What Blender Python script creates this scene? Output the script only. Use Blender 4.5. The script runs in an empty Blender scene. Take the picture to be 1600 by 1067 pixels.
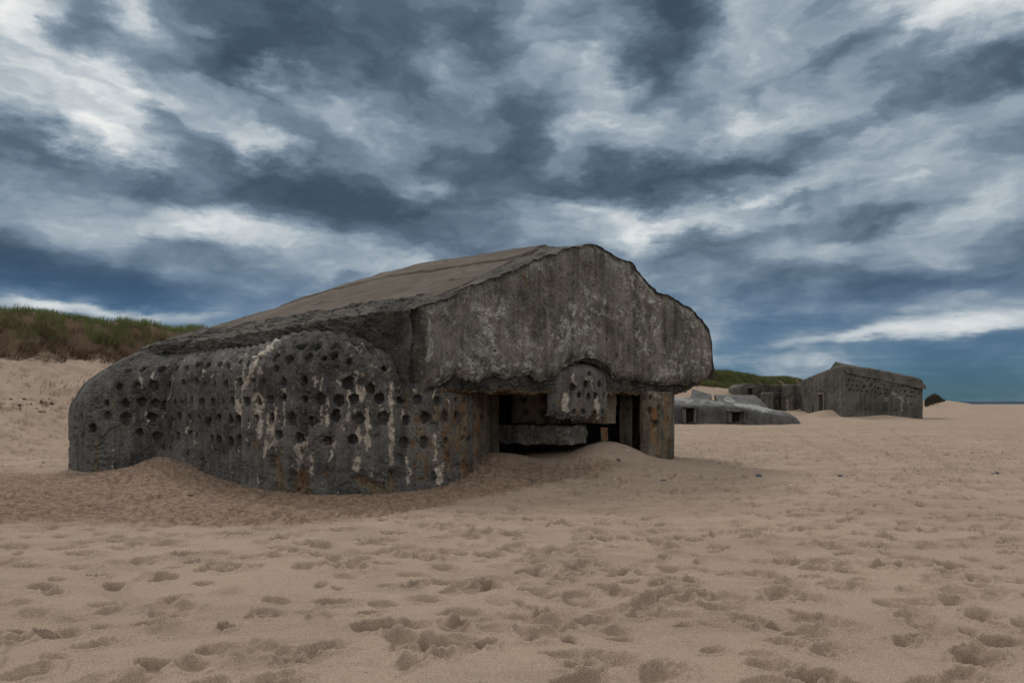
import bpy, math
import numpy as np
from mathutils import Vector
R = math.radians
rng = np.random.default_rng(7)
scene = bpy.context.scene
COL = scene.collection

# ------------------------------------------------------------------ camera
H = 1.7          # eye height
F = 1067.0       # focal length in photo pixels (24 mm on 36 mm)
HOR = 627.0      # horizon row of the photo
cam_d = bpy.data.cameras.new('camera')
cam = bpy.data.objects.new('camera', cam_d)
COL.objects.link(cam)
cam.location = (0, 0, H)
cam.rotation_euler = (R(90), 0, 0)
cam_d.lens = 24.0
cam_d.sensor_width = 36.0
cam_d.shift_y = (HOR - 533.5) / 1600.0
cam_d.clip_start = 0.1
cam_d.clip_end = 9000
scene.camera = cam

# ------------------------------------------------------------------ colour
scene.view_settings.view_transform = 'Standard'
scene.view_settings.look = 'None'
scene.view_settings.exposure = 0.0
scene.view_settings.gamma = 1.0

# ------------------------------------------------------------------ node helper
class NT:
    def __init__(s, tree):
        s.t = tree; s.x = 0
    def n(s, kind, ins=None, **props):
        nd = s.t.nodes.new(kind); s.x += 1
        nd.location = ((s.x % 40) * 180, -(s.x // 40) * 300)
        for k, v in props.items(): setattr(nd, k, v)
        for k, v in (ins or {}).items(): s.put(nd.inputs[k], v)
        return nd
    def put(s, sock, v):
        if isinstance(v, bpy.types.NodeSocket): s.t.links.new(v, sock)
        elif isinstance(v, bpy.types.Node): s.t.links.new(v.outputs[0], sock)
        else: sock.default_value = v
    def m(s, op, a, b=0.0, c=0.0, clamp=False):
        nd = s.n('ShaderNodeMath', {0: a, 1: b, 2: c}, operation=op); nd.use_clamp = clamp
        return nd.outputs[0]
    def vm(s, op, a, b=(0, 0, 0)):
        return s.n('ShaderNodeVectorMath', {0: a, 1: b}, operation=op).outputs[0]
    def vscale(s, a, k):
        nd = s.n('ShaderNodeVectorMath', {0: a}, operation='SCALE'); s.put(nd.inputs['Scale'], k)
        return nd.outputs[0]
    def ss(s, v, a, b, lo=0.0, hi=1.0):
        nd = s.n('ShaderNodeMapRange', {0: v, 1: a, 2: b, 3: lo, 4: hi}, interpolation_type='SMOOTHSTEP')
        return nd.outputs[0]
    def mix(s, f, a, b, blend='MIX'):
        nd = s.n('ShaderNodeMix', None, data_type='RGBA', blend_type=blend)
        s.put(nd.inputs[0], f)
        s.put(nd.inputs[6], a if not isinstance(a, tuple) or len(a) == 4 else a + (1,))
        s.put(nd.inputs[7], b if not isinstance(b, tuple) or len(b) == 4 else b + (1,))
        return nd.outputs[2]
    def noise(s, vec, scale, detail=4, rough=0.55, dist=0.0, lac=2.0):
        return s.n('ShaderNodeTexNoise', {'Vector': vec, 'Scale': scale, 'Detail': detail, 'Roughness': rough,
                                          'Distortion': dist, 'Lacunarity': lac}).outputs[0]
    def mp(s, vec, loc=(0, 0, 0), rot=(0, 0, 0), sc=(1, 1, 1), kind='POINT'):
        return s.n('ShaderNodeMapping', {'Vector': vec, 'Location': loc, 'Rotation': rot, 'Scale': sc}, vector_type=kind).outputs[0]

# ------------------------------------------------------------------ world: broken overcast over blue
SUN_EL, SUN_AZ = 50.0, -22.0        # azimuth measured from +Y towards +X
world = bpy.data.worlds.new('World')
scene.world = world
world.use_nodes = True
wt = world.node_tree
wt.nodes.clear()
w = NT(wt)
tc = w.n('ShaderNodeTexCoord')
D = tc.outputs['Generated']
sx = w.n('ShaderNodeSeparateXYZ', {0: D})
X, Y, Z = sx.outputs
az = w.m('ARCTAN2', X, Y)
el = w.m('ARCSINE', Z)
zc = w.m('ADD', w.m('MAXIMUM', Z, 0.0), 0.10)
Q = w.n('ShaderNodeCombineXYZ', {0: w.m('DIVIDE', X, zc), 1: w.m('DIVIDE', Y, zc), 2: 0.0}).outputs[0]
P = w.n('ShaderNodeCombineXYZ', {0: az, 1: el, 2: 0.0}).outputs[0]
# ragged edges: warp the layout with cloud-plane noise, weaker towards the horizon
wn1 = w.n('ShaderNodeTexNoise', {'Vector': Q, 'Scale': 0.75, 'Detail': 7, 'Roughness': 0.6})
wn2 = w.n('ShaderNodeTexNoise', {'Vector': w.mp(P, sc=(1, 2.2, 1)), 'Scale': 7.0, 'Detail': 8, 'Roughness': 0.62})
off = w.vm('ADD', w.vscale(w.vm('SUBTRACT', wn1.outputs[1], (.5, .5, .5)), 0.16),
           w.vscale(w.vm('SUBTRACT', wn2.outputs[1], (.5, .5, .5)), 0.14))
amp = w.ss(el, 0.0, 0.35, 0.25, 1.0)
off = w.vm('MULTIPLY', w.vscale(off, amp), (1.3, 0.75, 0.0))
PW = w.vm('ADD', P, off)

def pdir(px, py):
    a = math.atan((px - 800) / F)
    return a, math.atan((HOR - py) / F * math.cos(a))
BL = [  # photo position, half size, tilt, weight   (+ bright gap, - dark cloud base)
 (30,25,90,50,0,.75),(110,135,170,40,-12,.55),(70,195,170,34,-14,.55),(225,40,45,60,20,.5),(180,215,100,28,-10,.4),
 (425,132,42,22,0,.7),(350,185,95,50,-15,.5),(400,235,60,26,-10,.5),(260,165,120,34,-14,.35),
 (400,365,230,30,-7,.6),(290,350,130,24,-5,.3),(215,483,150,12,-2,.75),(50,470,90,9,0,.45),
 (960,160,130,60,-10,.45),(1125,95,90,50,30,.35),(1420,50,260,60,10,.45),(1560,30,110,60,0,.5),
 (1230,290,260,70,12,.35),(940,330,110,26,-5,.55),(1110,335,150,26,6,.5),(1240,215,150,70,15,.3),(1400,380,260,60,6,.3),
 (1490,505,190,16,5,.55),(1360,525,190,10,3,.4),(660,285,60,18,-5,.5),(730,140,70,24,0,.25),(1000,365,130,20,0,.3),
 (560,200,120,50,-10,.2),(600,420,200,22,-4,.35),(1070,430,120,30,0,.35),(1500,300,200,60,10,.25),(1130,520,90,12,0,.25),
 (90,90,260,110,0,.22),(1480,60,260,90,0,.18),(60,330,200,40,-5,.25),(375,90,140,90,30,-.75),(520,50,190,80,-10,-.65),(680,30,150,60,0,-.45),(140,40,55,32,20,-.5),(400,120,60,40,0,-.2),
 (430,285,170,50,-6,-.95),(570,310,170,44,-5,-.7),(250,290,80,20,-5,-.5),(810,195,130,60,10,-.7),(850,285,170,52,0,-.7),
 (1040,75,90,80,60,-.85),(1060,15,90,50,0,-.6),(1110,262,190,38,4,-.75),(1170,240,80,26,0,-.3),(1205,312,115,15,4,-.75),
 (1360,72,100,22,15,-.7),(1450,125,110,40,-12,-.55),(1590,110,80,44,-10,-.6),(1320,190,150,22,20,-.4),(1372,345,80,20,0,-.6),
 (60,405,300,44,-7,-.7),(170,450,300,36,-5,-.65),(60,252,180,36,-10,-.4),(170,152,210,12,-14,-.5),(1250,440,240,40,2,-.6),
 (1460,428,170,24,6,-.45),(1100,365,90,14,0,-.45),(760,90,90,44,0,-.3),(700,370,160,40,-8,-.4),(700,250,100,40,0,-.35),
 (1550,220,120,40,10,-.25),(330,170,30,12,-20,-.2),(1350,590,500,50,0,-.25),
]
acc = None
for (bx, by, hw, hh, tilt, wgt) in BL:
    a, e = pdir(bx, by)
    ca = math.cos(a)
    g = w.n('ShaderNodeTexGradient', {'Vector': w.mp(PW, (a, e, 0), (0, 0, R(tilt)),
            (1.45 * hw / F * ca * ca + 0.0, 1.45 * hh / F * ca, 1.0), 'TEXTURE')}, gradient_type='SPHERICAL').outputs[1]
    s = w.m('MULTIPLY_ADD', w.ss(g, 0, 1), wgt * (0.70 if wgt > 0 else 0.54), acc if acc is not None else 0.0)
    acc = s
n_big = w.noise(Q, 0.55, 6, 0.6, 0.3)
n_fine = w.noise(w.mp(Q, rot=(0, 0, R(25)), sc=(1.0, 1.5, 1)), 1.3, 9, 0.58, 0.5)
n_ang = w.noise(w.mp(PW, sc=(1, 2.0, 1)), 8.0, 9, 0.6, 0.3)
puff = w.n('ShaderNodeTexVoronoi', {'Vector': w.mp(w.vm('ADD', P, w.vscale(off, 0.9)), sc=(1, 2.1, 1)), 'Scale': 8.0, 'Detail': 3.0, 'Roughness': .55, 'Smoothness': .6}, feature='SMOOTH_F1').outputs[0]
L = w.m('ADD', acc, 0.71)
L = w.m('ADD', L, w.m('MULTIPLY', w.m('SUBTRACT', n_big, 0.5), 0.55))
L = w.m('ADD', L, w.m('MULTIPLY', w.m('SUBTRACT', n_fine, 0.5), 0.34))
L = w.m('ADD', L, w.m('MULTIPLY', w.m('SUBTRACT', 0.45, puff), 0.48))
L = w.m('ADD', L, w.m('MULTIPLY', w.m('SUBTRACT', n_ang, 0.5), 0.46))
LR = w.m('MULTIPLY_ADD', L, .84 / 1.45, .40 / 1.45)
ramp = w.n('ShaderNodeValToRGB', {0: LR})
cr = ramp.color_ramp
cr.interpolation = 'LINEAR'
stops = [(0.0, (.036, .056, .076)), (0.22, (.058, .087, .116)), (0.38, (.105, .148, .190)), (0.54, (.205, .270, .335)), (0.68, (.36, .425, .485)), (0.83, (.64, .68, .70)), (1.0, (.94, .93, .90))]
cr.elements[0].position = stops[0][0]; cr.elements[0].color = stops[0][1] + (1,)
cr.elements[1].position = stops[-1][0]; cr.elements[1].color = stops[-1][1] + (1,)
for p_, c_ in stops[1:-1]:
    e_ = cr.elements.new(p_); e_.color = c_ + (1,)
cloud = ramp.outputs[0]
# clear air low over the sea: the physical sky, seen between and under the clouds
sky = w.n('ShaderNodeTexSky', sky_type='NISHITA')
sky.sun_disc = False
sky.sun_elevation = R(SUN_EL)
sky.sun_rotation = R(SUN_AZ)
sky.air_density = 1.0; sky.dust_density = 0.2; sky.ozone_density = 4.0
skyc = w.mix(1.0, sky.outputs[0], (.0095, .0222, .0370, 1), 'MULTIPLY')
fblue = w.m('MULTIPLY', w.ss(el, 0.02, 0.22, 1.0, 0.12), w.ss(L, 0.30, 0.78, 0.66, 0.0), clamp=True)
col = w.mix(fblue, cloud, skyc)
# the unseen sky overhead and behind the viewer, brightened to add ambient light
zen = w.ss(el, R(33), R(70), 0.0, 1.0)
back = w.ss(w.m('ABSOLUTE', az), R(50), R(115), 0.0, 0.8)
boost = w.m('MAXIMUM', zen, w.m('MULTIPLY', back, w.ss(el, 0.02, 0.25)))
col = w.mix(w.m('MULTIPLY', boost, 0.85), col, (1.12, 1.08, 1.04, 1))
gnd = w.ss(Z, -0.02, 0.0)
col = w.mix(gnd, (.10, .085, .07, 1), col)
bg = w.n('ShaderNodeBackground', {'Color': col, 'Strength': 1.0})
wo = w.n('ShaderNodeOutputWorld', {'Surface': bg})

sun_d = bpy.data.lights.new('sun', 'SUN')
sun_d.energy = 1.35
sun_d.angle = R(15)
sun_d.color = (1.0, .95, .88)
sun = bpy.data.objects.new('sun', sun_d)
COL.objects.link(sun)
sdir = Vector((math.sin(R(SUN_AZ)) * math.cos(R(SUN_EL)), math.cos(R(SUN_AZ)) * math.cos(R(SUN_EL)), math.sin(R(SUN_EL))))
sun.rotation_euler = sdir.to_track_quat('Z', 'Y').to_euler()
sun.location = (-10, 30, 40)

# ------------------------------------------------------------------ numpy helpers
def W(px, py, y):
    """world point seen at photo pixel (px,py) when it stands y metres ahead"""
    return np.array([(px - 800) / F * y, y, H - (py - HOR) / F * y])
def proj(p):
    y = np.maximum(p[..., 1], 0.1)
    return 800 + F * p[..., 0] / y, HOR - F * (p[..., 2] - H) / y
def sst(a, b, x):
    t = np.clip((x - a) / (b - a), 0, 1)
    return t * t * (3 - 2 * t)
_perm = np.random.default_rng(3).permutation(4096).astype(np.int64)
_gr = np.random.default_rng(4).normal(size=(4096, 3)); _gr /= np.linalg.norm(_gr, axis=1)[:, None]
def _h(i, j, k):
    return _perm[(_perm[(_perm[i & 4095] + j) & 4095] + k) & 4095]
def pn3(p):
    s = p.shape[:-1]; p = p.reshape(-1, 3)
    i = np.floor(p).astype(np.int64); f = p - i
    u = f * f * f * (f * (f * 6 - 15) + 10)
    out = 0
    for a in (0, 1):
        wx = u[:, 0] if a else 1 - u[:, 0]
        for b in (0, 1):
            wy = u[:, 1] if b else 1 - u[:, 1]
            for c in (0, 1):
                wz = u[:, 2] if c else 1 - u[:, 2]
                g = _gr[_h(i[:, 0] + a, i[:, 1] + b, i[:, 2] + c)]
                out = out + wx * wy * wz * (g[:, 0] * (f[:, 0] - a) + g[:, 1] * (f[:, 1] - b) + g[:, 2] * (f[:, 2] - c))
    return (out * 1.5).reshape(s)
def pn2(x, y):
    i = np.floor(x).astype(np.int64); j = np.floor(y).astype(np.int64)
    fx = x - i; fy = y - j
    ux = fx * fx * fx * (fx * (fx * 6 - 15) + 10); uy = fy * fy * fy * (fy * (fy * 6 - 15) + 10)
    out = 0
    for a in (0, 1):
        wx = ux if a else 1 - ux
        for b in (0, 1):
            wy = uy if b else 1 - uy
            g = _gr[_h(i + a, j + b, 0)]
            out = out + wx * wy * (g[..., 0] * (fx - a) + g[..., 1] * (fy - b))
    return out * 1.6
def fbm3(p, scale, octv=4, gain=0.5, ridge=False, seed=0.0):
    out = 0; a = 1.0; tot = 0
    for o in range(octv):
        v = pn3(p * scale + seed + o * 17.3)
        if ridge: v = 1 - 2 * np.abs(v)
        out = out + a * v; tot += a
        a *= gain; scale *= 2.03
    return out / tot
def fbm2(x, y, scale, octv=4, gain=0.5, ridge=False, seed=0.0):
    out = 0; a = 1.0; tot = 0
    for o in range(octv):
        v = pn2(x * scale + seed + o * 17.3, y * scale - seed + o * 9.1)
        if ridge: v = 1 - 2 * np.abs(v)
        out = out + a * v; tot += a
        a *= gain; scale *= 2.03
    return out / tot
def vnoise(p, scale, amp, octv=3, seed=0.0, gain=.5):
    return amp * np.stack([fbm3(p, scale, octv, gain, seed=seed + 31.7 * k) for k in range(3)], -1)
def gnormal(Pg):
    du = np.gradient(Pg, axis=1); dv = np.gradient(Pg, axis=0)
    n = np.cross(du, dv); l = np.linalg.norm(n, axis=-1, keepdims=True)
    return n / np.maximum(l, 1e-9)

def link(name, me, mat, parent=None):
    o = bpy.data.objects.new(name, me); COL.objects.link(o)
    if mat: me.materials.append(mat)
    if parent: o.parent = parent
    return o
def raw_mesh(name, V, Fq, mat, parent=None, attr=None, smooth=True):
    """V (n,3), Fq (m,k) faces of one size"""
    me = bpy.data.meshes.new(name)
    V = np.ascontiguousarray(V.reshape(-1, 3), dtype=np.float32)
    m, k = Fq.shape
    me.vertices.add(len(V)); me.vertices.foreach_set('co', V.ravel())
    me.loops.add(m * k); me.loops.foreach_set('vertex_index', np.ascontiguousarray(Fq, dtype=np.int32).ravel())
    me.polygons.add(m); me.polygons.foreach_set('loop_start', np.arange(0, m * k, k, dtype=np.int32))
    me.polygons.foreach_set('use_smooth', np.full(m, smooth))
    me.update(calc_edges=True)
    if attr is not None:
        for an, arr in attr.items():
            at = me.attributes.new(an, 'FLOAT_COLOR', 'POINT')
            c = np.ones((len(V), 4), np.float32)
            arr = arr.reshape(len(V), -1); c[:, :arr.shape[1]] = arr
            at.data.foreach_set('color', c.ravel())
    return link(name, me, mat, parent)
def grid_faces(h, w_, wrap=False, base=0):
    i = np.arange(h - 1)[:, None]; j = np.arange(w_ if wrap else w_ - 1)[None, :]
    j2 = (j + 1) % w_
    return (np.stack([i * w_ + j, i * w_ + j2, (i + 1) * w_ + j2, (i + 1) * w_ + j], -1).reshape(-1, 4) + base)
def grid_mesh(name, Pg, mat, parent=None, attr=None, wrap=False, smooth=True):
    h, w_ = Pg.shape[:2]
    return raw_mesh(name, Pg, grid_faces(h, w_, wrap), mat, parent, attr, smooth)
def resample(pts, step):
    pts = np.asarray(pts, float)
    d = np.linalg.norm(np.diff(pts, axis=0), axis=1); s = np.r_[0, np.cumsum(d)]
    n = max(2, int(round(s[-1] / step)) + 1); t = np.linspace(0, s[-1], n)
    return np.stack([np.interp(t, s, pts[:, k]) for k in range(pts.shape[1])], -1)
def strokes(px, py, L_, soft=1.0):
    """mask from soft capsules (x0,y0,x1,y1,r0,r1,strength) given where the stain is found on the surface"""
    m = np.zeros(px.shape)
    w1 = fbm2(px, py, .07, 3, .6, seed=3); w2 = fbm2(px, py, .07, 3, .6, seed=43)
    w3 = fbm2(px, py * .5, .25, 3, .6, seed=13)
    px = px + 7 * w1 + 2.2 * w3; py = py + 7 * w2
    for (x0, y0, x1, y1, r0, r1, st) in L_:
        dx, dy = x1 - x0, y1 - y0; l2 = dx * dx + dy * dy + 1e-6
        t = np.clip(((px - x0) * dx + (py - y0) * dy) / l2, 0, 1)
        d = np.hypot(px - x0 - t * dx, py - y0 - t * dy); r = r0 + (r1 - r0) * t
        m = np.maximum(m, st * (1 - sst(r * max(0, 1 - .9 * soft), r * (1 + .7 * soft), d)))
    return m
def carve(Pg, N, holes, depth=0.13, seed=0.0, grow=1.0):
    """press ragged round holes into a grid surface; returns displaced grid and hole mask"""
    px, py = proj(Pg)
    flat = Pg.reshape(-1, 3)
    facing = np.sum(N * (Pg - np.array([0, 0, H])), -1) < 0
    fpx, fpy = px.ravel().copy(), py.ravel()
    fpx[~facing.ravel()] = 1e6
    mask = np.zeros(len(flat)); rag = 0.5 * fbm3(flat, 12, 3, .6, seed=seed) 
    r2 = np.random.default_rng(11)
    for (hx, hy, rp) in holes:
        k = np.argmin((fpx - hx) ** 2 + (fpy - hy) ** 2)
        if abs(fpx[k] - hx) > 6: continue
        c = flat[k]; r = rp / F * c[1] * r2.uniform(.85, 1.12) * grow
        near = np.where((np.abs(flat[:, 2] - c[2]) < 3 * r) & (np.abs(flat[:, 0] - c[0]) < 3 * r) & (np.abs(flat[:, 1] - c[1]) < 3 * r))[0]
        dv = flat[near] - c
        q = np.maximum(np.linalg.norm(dv * np.array([1, 1, r2.uniform(.8, 1.05)]), axis=1), 0) / r + rag[near]
        v = 1 - sst(.82, 1.08, q)
        mask[near] = np.maximum(mask[near], v * r2.uniform(.6, 1.0))
    mask = mask.reshape(Pg.shape[:2])
    return Pg + (-N) * (mask * depth)[..., None], mask

def tag(o, label=None, cat=None, group=None, kind=None):
    if label: o['label'] = label
    if cat: o['category'] = cat
    if group: o['group'] = group
    if kind: o['kind'] = kind
    return o
def root(name, loc, label, cat, group=None):
    o = bpy.data.objects.new(name, None); COL.objects.link(o); o.location = loc
    o.empty_display_size = .5
    return tag(o, label, cat, group)
def adopt(rt):
    """children were built in world coordinates: keep them there under a root that is not at the origin"""
    for c in COL.objects:
        if c.parent == rt: c.location = Vector(c.location) - Vector(rt.location)

# ------------------------------------------------------------------ materials
def newmat(name):
    m = bpy.data.materials.new(name); m.use_nodes = True
    m.node_tree.nodes.clear()
    return m, NT(m.node_tree)
def finish(t, colr, rough, bump_h, dist=0.02, strength=1.0, spec=0.25):
    b = t.n('ShaderNodeBump', {'Height': bump_h, 'Distance': dist, 'Strength': strength})
    p = t.n('ShaderNodeBsdfPrincipled', {'Base Color': colr, 'Roughness': rough, 'Normal': b.outputs[0], 'Specular IOR Level': spec})
    t.n('ShaderNodeOutputMaterial', {'Surface': p})
def concrete(name, dark, mid, light, lime=(.36, .33, .30), rust=(.16, .075, .032), ochre=(.20, .155, .09), lich=.35, sc=1.0,
             bump=.02, flake=0.0, streak=.5, boards=0.0, flakesc=7.0):
    m, t = newmat(name)
    pos = t.n('ShaderNodeNewGeometry').outputs['Position']
    att = t.n('ShaderNodeVertexColor', layer_name='stain_shade')
    sp = t.n('ShaderNodeSeparateColor', {0: att.outputs[0]})
    r_, g_, b_ = sp.outputs[0], sp.outputs[1], sp.outputs[2]
    a_ = att.outputs[1]
    big = t.noise(pos, .55 * sc, 5, .6, .4)
    med = t.noise(pos, 2.6 * sc, 7, .65, .3)
    fine = t.noise(pos, 17 * sc, 5, .65)
    grit = t.noise(pos, 60 * sc, 3, .7)
    spk = t.noise(pos, 38 * sc, 2, .5)
    stv = t.noise(t.mp(pos, sc=(1, 1, .07)), 9.0 * sc, 6, .68, .1)
    stw = t.noise(t.mp(pos, sc=(1, 1, .12)), 2.4 * sc, 5, .6, .2)
    c = t.mix(t.ss(med, .38, .60), dark, mid)
    c = t.mix(t.m('MULTIPLY', t.ss(big, .44, .62), .6), c, light)
    c = t.mix(t.m('MULTIPLY', t.ss(stw, .50, .68), streak), c, tuple(v * .42 for v in dark))
    c = t.mix(t.m('MULTIPLY', t.ss(stv, .54, .72), streak * .8), c, tuple(v * 1.25 for v in light))
    c = t.mix(t.m('MULTIPLY', t.m('MULTIPLY', t.ss(stv, .36, .48, 1, 0), streak), .8), c, tuple(v * .5 for v in dark))
    c = t.mix(t.m('MULTIPLY', t.ss(fine, .5, .75), .45), c, light)
    c = t.mix(t.m('MULTIPLY', t.ss(fine, .3, .48, 1, 0), .5), c, tuple(v * .5 for v in dark))
    # flaking skin: cells of paler render, attribute A<1 switches it on
    if flake > 0:
        vo = t.n('ShaderNodeTexVoronoi', {'Vector': t.vm('ADD', pos, t.vscale(t.n('ShaderNodeTexNoise', {'Vector': pos, 'Scale': 5.0, 'Detail': 5}).outputs[1], .5)), 'Scale': flakesc}, feature='DISTANCE_TO_EDGE').outputs[0]
        fl = t.m('MULTIPLY', t.ss(vo, .015, .07), t.ss(t.noise(pos, 4.6, 7, .72, .5), .47, .56))
        flr = t.m('MULTIPLY', fl, t.ss(t.noise(pos, .8, 3, .5), .40, .58))
        c = t.mix(t.m('MULTIPLY', flr, flake), c, tuple(v * 1.0 for v in lime))
    else:
        fl = 0.0
    if boards > 0:
        wv = t.n('ShaderNodeTexWave', {'Vector': t.mp(pos, rot=(0, 0, R(0)), sc=(0, 0, 1)), 'Scale': 1.5, 'Distortion': .35, 'Detail': 2}, wave_type='BANDS', bands_direction='Z').outputs[1]
        c = t.mix(t.m('MULTIPLY', t.ss(wv, .0, .06, 1, 0), boards), c, tuple(v * .5 for v in dark))
    c = t.mix(t.m('MULTIPLY', t.m('MULTIPLY', t.ss(spk, .62, .70), t.ss(t.noise(pos, 1.7, 3, .5), .45, .62)), lich), c, (.42, .40, .34))
    # stains, and some painted light and shade, with a shape of their own
    brk = t.noise(pos, 6.0, 7, .7, .3)
    vein = t.noise(t.mp(pos, sc=(1, 1, .25)), 8, 6, .7)
    edge = t.m('ADD', t.m('MULTIPLY', brk, .7), t.m('MULTIPLY', vein, .5))
    fr = t.ss(t.m('ADD', r_, t.m('MULTIPLY', t.m('SUBTRACT', edge, .6), 2.6)), .44, .70)
    fr = t.m('MULTIPLY', fr, t.ss(r_, .03, .2))
    limec = t.mix(t.ss(t.noise(pos, 11, 4, .7), .4, .65), tuple(v * .55 for v in lime), lime)
    c = t.mix(t.m('MULTIPLY', fr, .88), c, limec)
    fg = t.ss(t.m('ADD', g_, t.m('MULTIPLY', t.m('SUBTRACT', edge, .6), 2.4)), .4, .75)
    fg = t.m('MULTIPLY', fg, t.ss(g_, .03, .2))
    rc = t.mix(t.ss(t.noise(pos, 3.5, 4, .6), .42, .6), ochre, rust)
    rc = t.mix(t.ss(t.noise(t.mp(pos, sc=(1, 1, .2)), 14, 4, .7), .5, .7), rc, tuple(v * .3 for v in rust))
    c = t.mix(t.m('MULTIPLY', fg, .85), c, rc)
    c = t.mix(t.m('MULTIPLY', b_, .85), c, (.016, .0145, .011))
    hgt = t.m('ADD', t.m('MULTIPLY', fine, .7), t.m('MULTIPLY', grit, .35))
    hgt = t.m('ADD', hgt, t.m('MULTIPLY', med, 1.2))
    if flake > 0: hgt = t.m('ADD', hgt, t.m('MULTIPLY', fl, .25))
    hgt = t.m('ADD', hgt, t.m('MULTIPLY', fr, .5))
    finish(t, c, .92, hgt, bump, 1.0, .2)
    return m

M_WALL = concrete('weathered_concrete_wall', (.046, .045, .043), (.112, .107, .100), (.205, .195, .178), lime=(.62, .545, .455), boards=.14, lich=.8, bump=.045)
M_FACE = concrete('weathered_concrete_face', (.098, .086, .074), (.170, .150, .130), (.255, .232, .200), lime=(.42, .40, .36), flake=.95, boards=0, lich=.7, streak=.75, bump=.035)
M_EDGE = concrete('broken_concrete', (.042, .039, .034), (.105, .096, .084), (.20, .185, .162), lich=.8, bump=.07, streak=.1)
M_RUSTY = concrete('rust_stained_concrete', (.075, .066, .052), (.150, .125, .090), (.225, .19, .14), lich=.3, streak=.9, bump=.04, rust=(.24, .095, .035))
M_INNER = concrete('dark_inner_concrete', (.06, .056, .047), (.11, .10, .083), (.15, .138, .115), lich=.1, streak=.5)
M_FAR = concrete('far_concrete', (.060, .056, .048), (.110, .101, .085), (.165, .152, .130), lich=.4, sc=.6, streak=.5, bump=.05)
M_FARL = concrete('pale_far_concrete', (.060, .060, .058), (.105, .103, .098), (.17, .168, .16), lime=(.40,.40,.38), lich=.35, sc=.6, streak=.3)

def roof_mat():
    m, t = newmat('sandy_roof_layer')
    pos = t.n('ShaderNodeNewGeometry').outputs['Position']
    a = t.noise(pos, 1.1, 6, .6, .4); b = t.noise(pos, 9, 6, .7); g = t.noise(pos, 90, 2, .6)
    st = t.noise(t.mp(pos, rot=(0, 0, R(32)), sc=(.5, 3, 3)), 1.6, 5, .6)
    c = t.mix(t.ss(a, .35, .65), (.095, .079, .062), (.136, .115, .092))
    c = t.mix(t.m('MULTIPLY', t.ss(st, .45, .7), .5), c, (.066, .056, .047))
    c = t.mix(t.m('MULTIPLY', t.ss(b, .55, .75), .4), c, (.145, .125, .10))
    c = t.mix(t.m('MULTIPLY', t.ss(b, .3, .42, 1, 0), .5), c, (.06, .052, .044))
    c = t.mix(t.m('MULTIPLY', t.ss(g, .4, .7), .3), c, (.19, .165, .14))
    finish(t, c, .95, t.m('ADD', b, t.m('MULTIPLY', g, .5)), .02, 1.0, .15)
    return m
M_ROOF = roof_mat()

def sand_mat():
    m, t = newmat('beach_sand')
    pos = t.n('ShaderNodeNewGeometry').outputs['Position']
    att = t.n('ShaderNodeVertexColor', layer_name='stain_shade')
    sp = t.n('ShaderNodeSeparateColor', {0: att.outputs[0]})
    wet, soil, trk = sp.outputs[0], sp.outputs[1], sp.outputs[2]
    a = t.noise(pos, .35, 5, .6, .5); b = t.noise(pos, 3.0, 6, .65, .3); g = t.noise(pos, 130, 2, .7)
    g2 = t.noise(pos, 45, 4, .75); cl = t.noise(pos, 22, 5, .7)
    c = t.mix(t.ss(a, .35, .65), (.300, .221, .162), (.350, .263, .194))
    c = t.mix(t.m('MULTIPLY', t.ss(b, .4, .7), .5), c, (.310, .222, .164))
    far = t.noise(t.mp(pos, sc=(.45, 1, 1)), 1.1, 9, .8, .5)
    c = t.mix(t.m('MULTIPLY', t.ss(far, .47, .60), .6), c, (.205, .148, .110))
    bd = t.noise(t.mp(pos, rot=(0, 0, R(-8)), sc=(.05, .55, 1)), 1.0, 6, .65, .3)
    c = t.mix(t.m('MULTIPLY', t.ss(bd, .48, .60), .40), c, (.225, .160, .118))
    c = t.mix(t.ss(g, .45, .62, 0, .5), c, (.50, .42, .34))
    c = t.mix(t.ss(g, .36, .50, .5, 0), c, (.17, .125, .09))
    c = t.mix(t.ss(g2, .30, .46, .45, 0), c, (.17, .125, .093))
    # coarse dark debris and damp sand in the hollow
    dw = t.ss(t.m('ADD', wet, t.m('MULTIPLY', t.m('SUBTRACT', t.noise(pos, 2.2, 6, .7, .2), .5), 1.1)), .25, .8)
    dw = t.m('MULTIPLY', dw, t.ss(wet, .02, .2))
    dc = t.mix(t.ss(t.noise(pos, 7, 7, .72, .4), .40, .60), (.130, .083, .055), (.300, .210, .152))
    c = t.mix(t.m('MULTIPLY', dw, .8), c, dc)
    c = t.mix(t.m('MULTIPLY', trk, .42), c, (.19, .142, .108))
    deb = t.m('MULTIPLY', t.ss(t.noise(pos, 24, 4, .8, .5), .62, .68), t.ss(t.noise(pos, 1.3, 4, .6), .46, .60))
    c = t.mix(t.m('MULTIPLY', deb, .8), c, (.07, .052, .04))
    sb = t.noise(pos, 1.2, 7, .75, .4)
    sf = t.ss(t.m('ADD', soil, t.m('MULTIPLY', t.m('SUBTRACT', sb, .5), 1.8)), .4, .65)
    sf = t.m('MULTIPLY', sf, t.ss(soil, .03, .2))
    c = t.mix(t.m('MULTIPLY', sf, .85), c, t.mix(t.ss(cl, .4, .6), (.045, .027, .016), (.11, .068, .038)))
    h = t.m('ADD', t.m('MULTIPLY', g, .12), t.m('MULTIPLY', g2, .30))
    h = t.m('ADD', h, t.m('MULTIPLY', cl, t.m('ADD', .35, t.m('MULTIPLY', wet, 1.3))))
    finish(t, c, .95, h, .022, 1.0, .15)
    return m
M_SAND = sand_mat()

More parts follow.
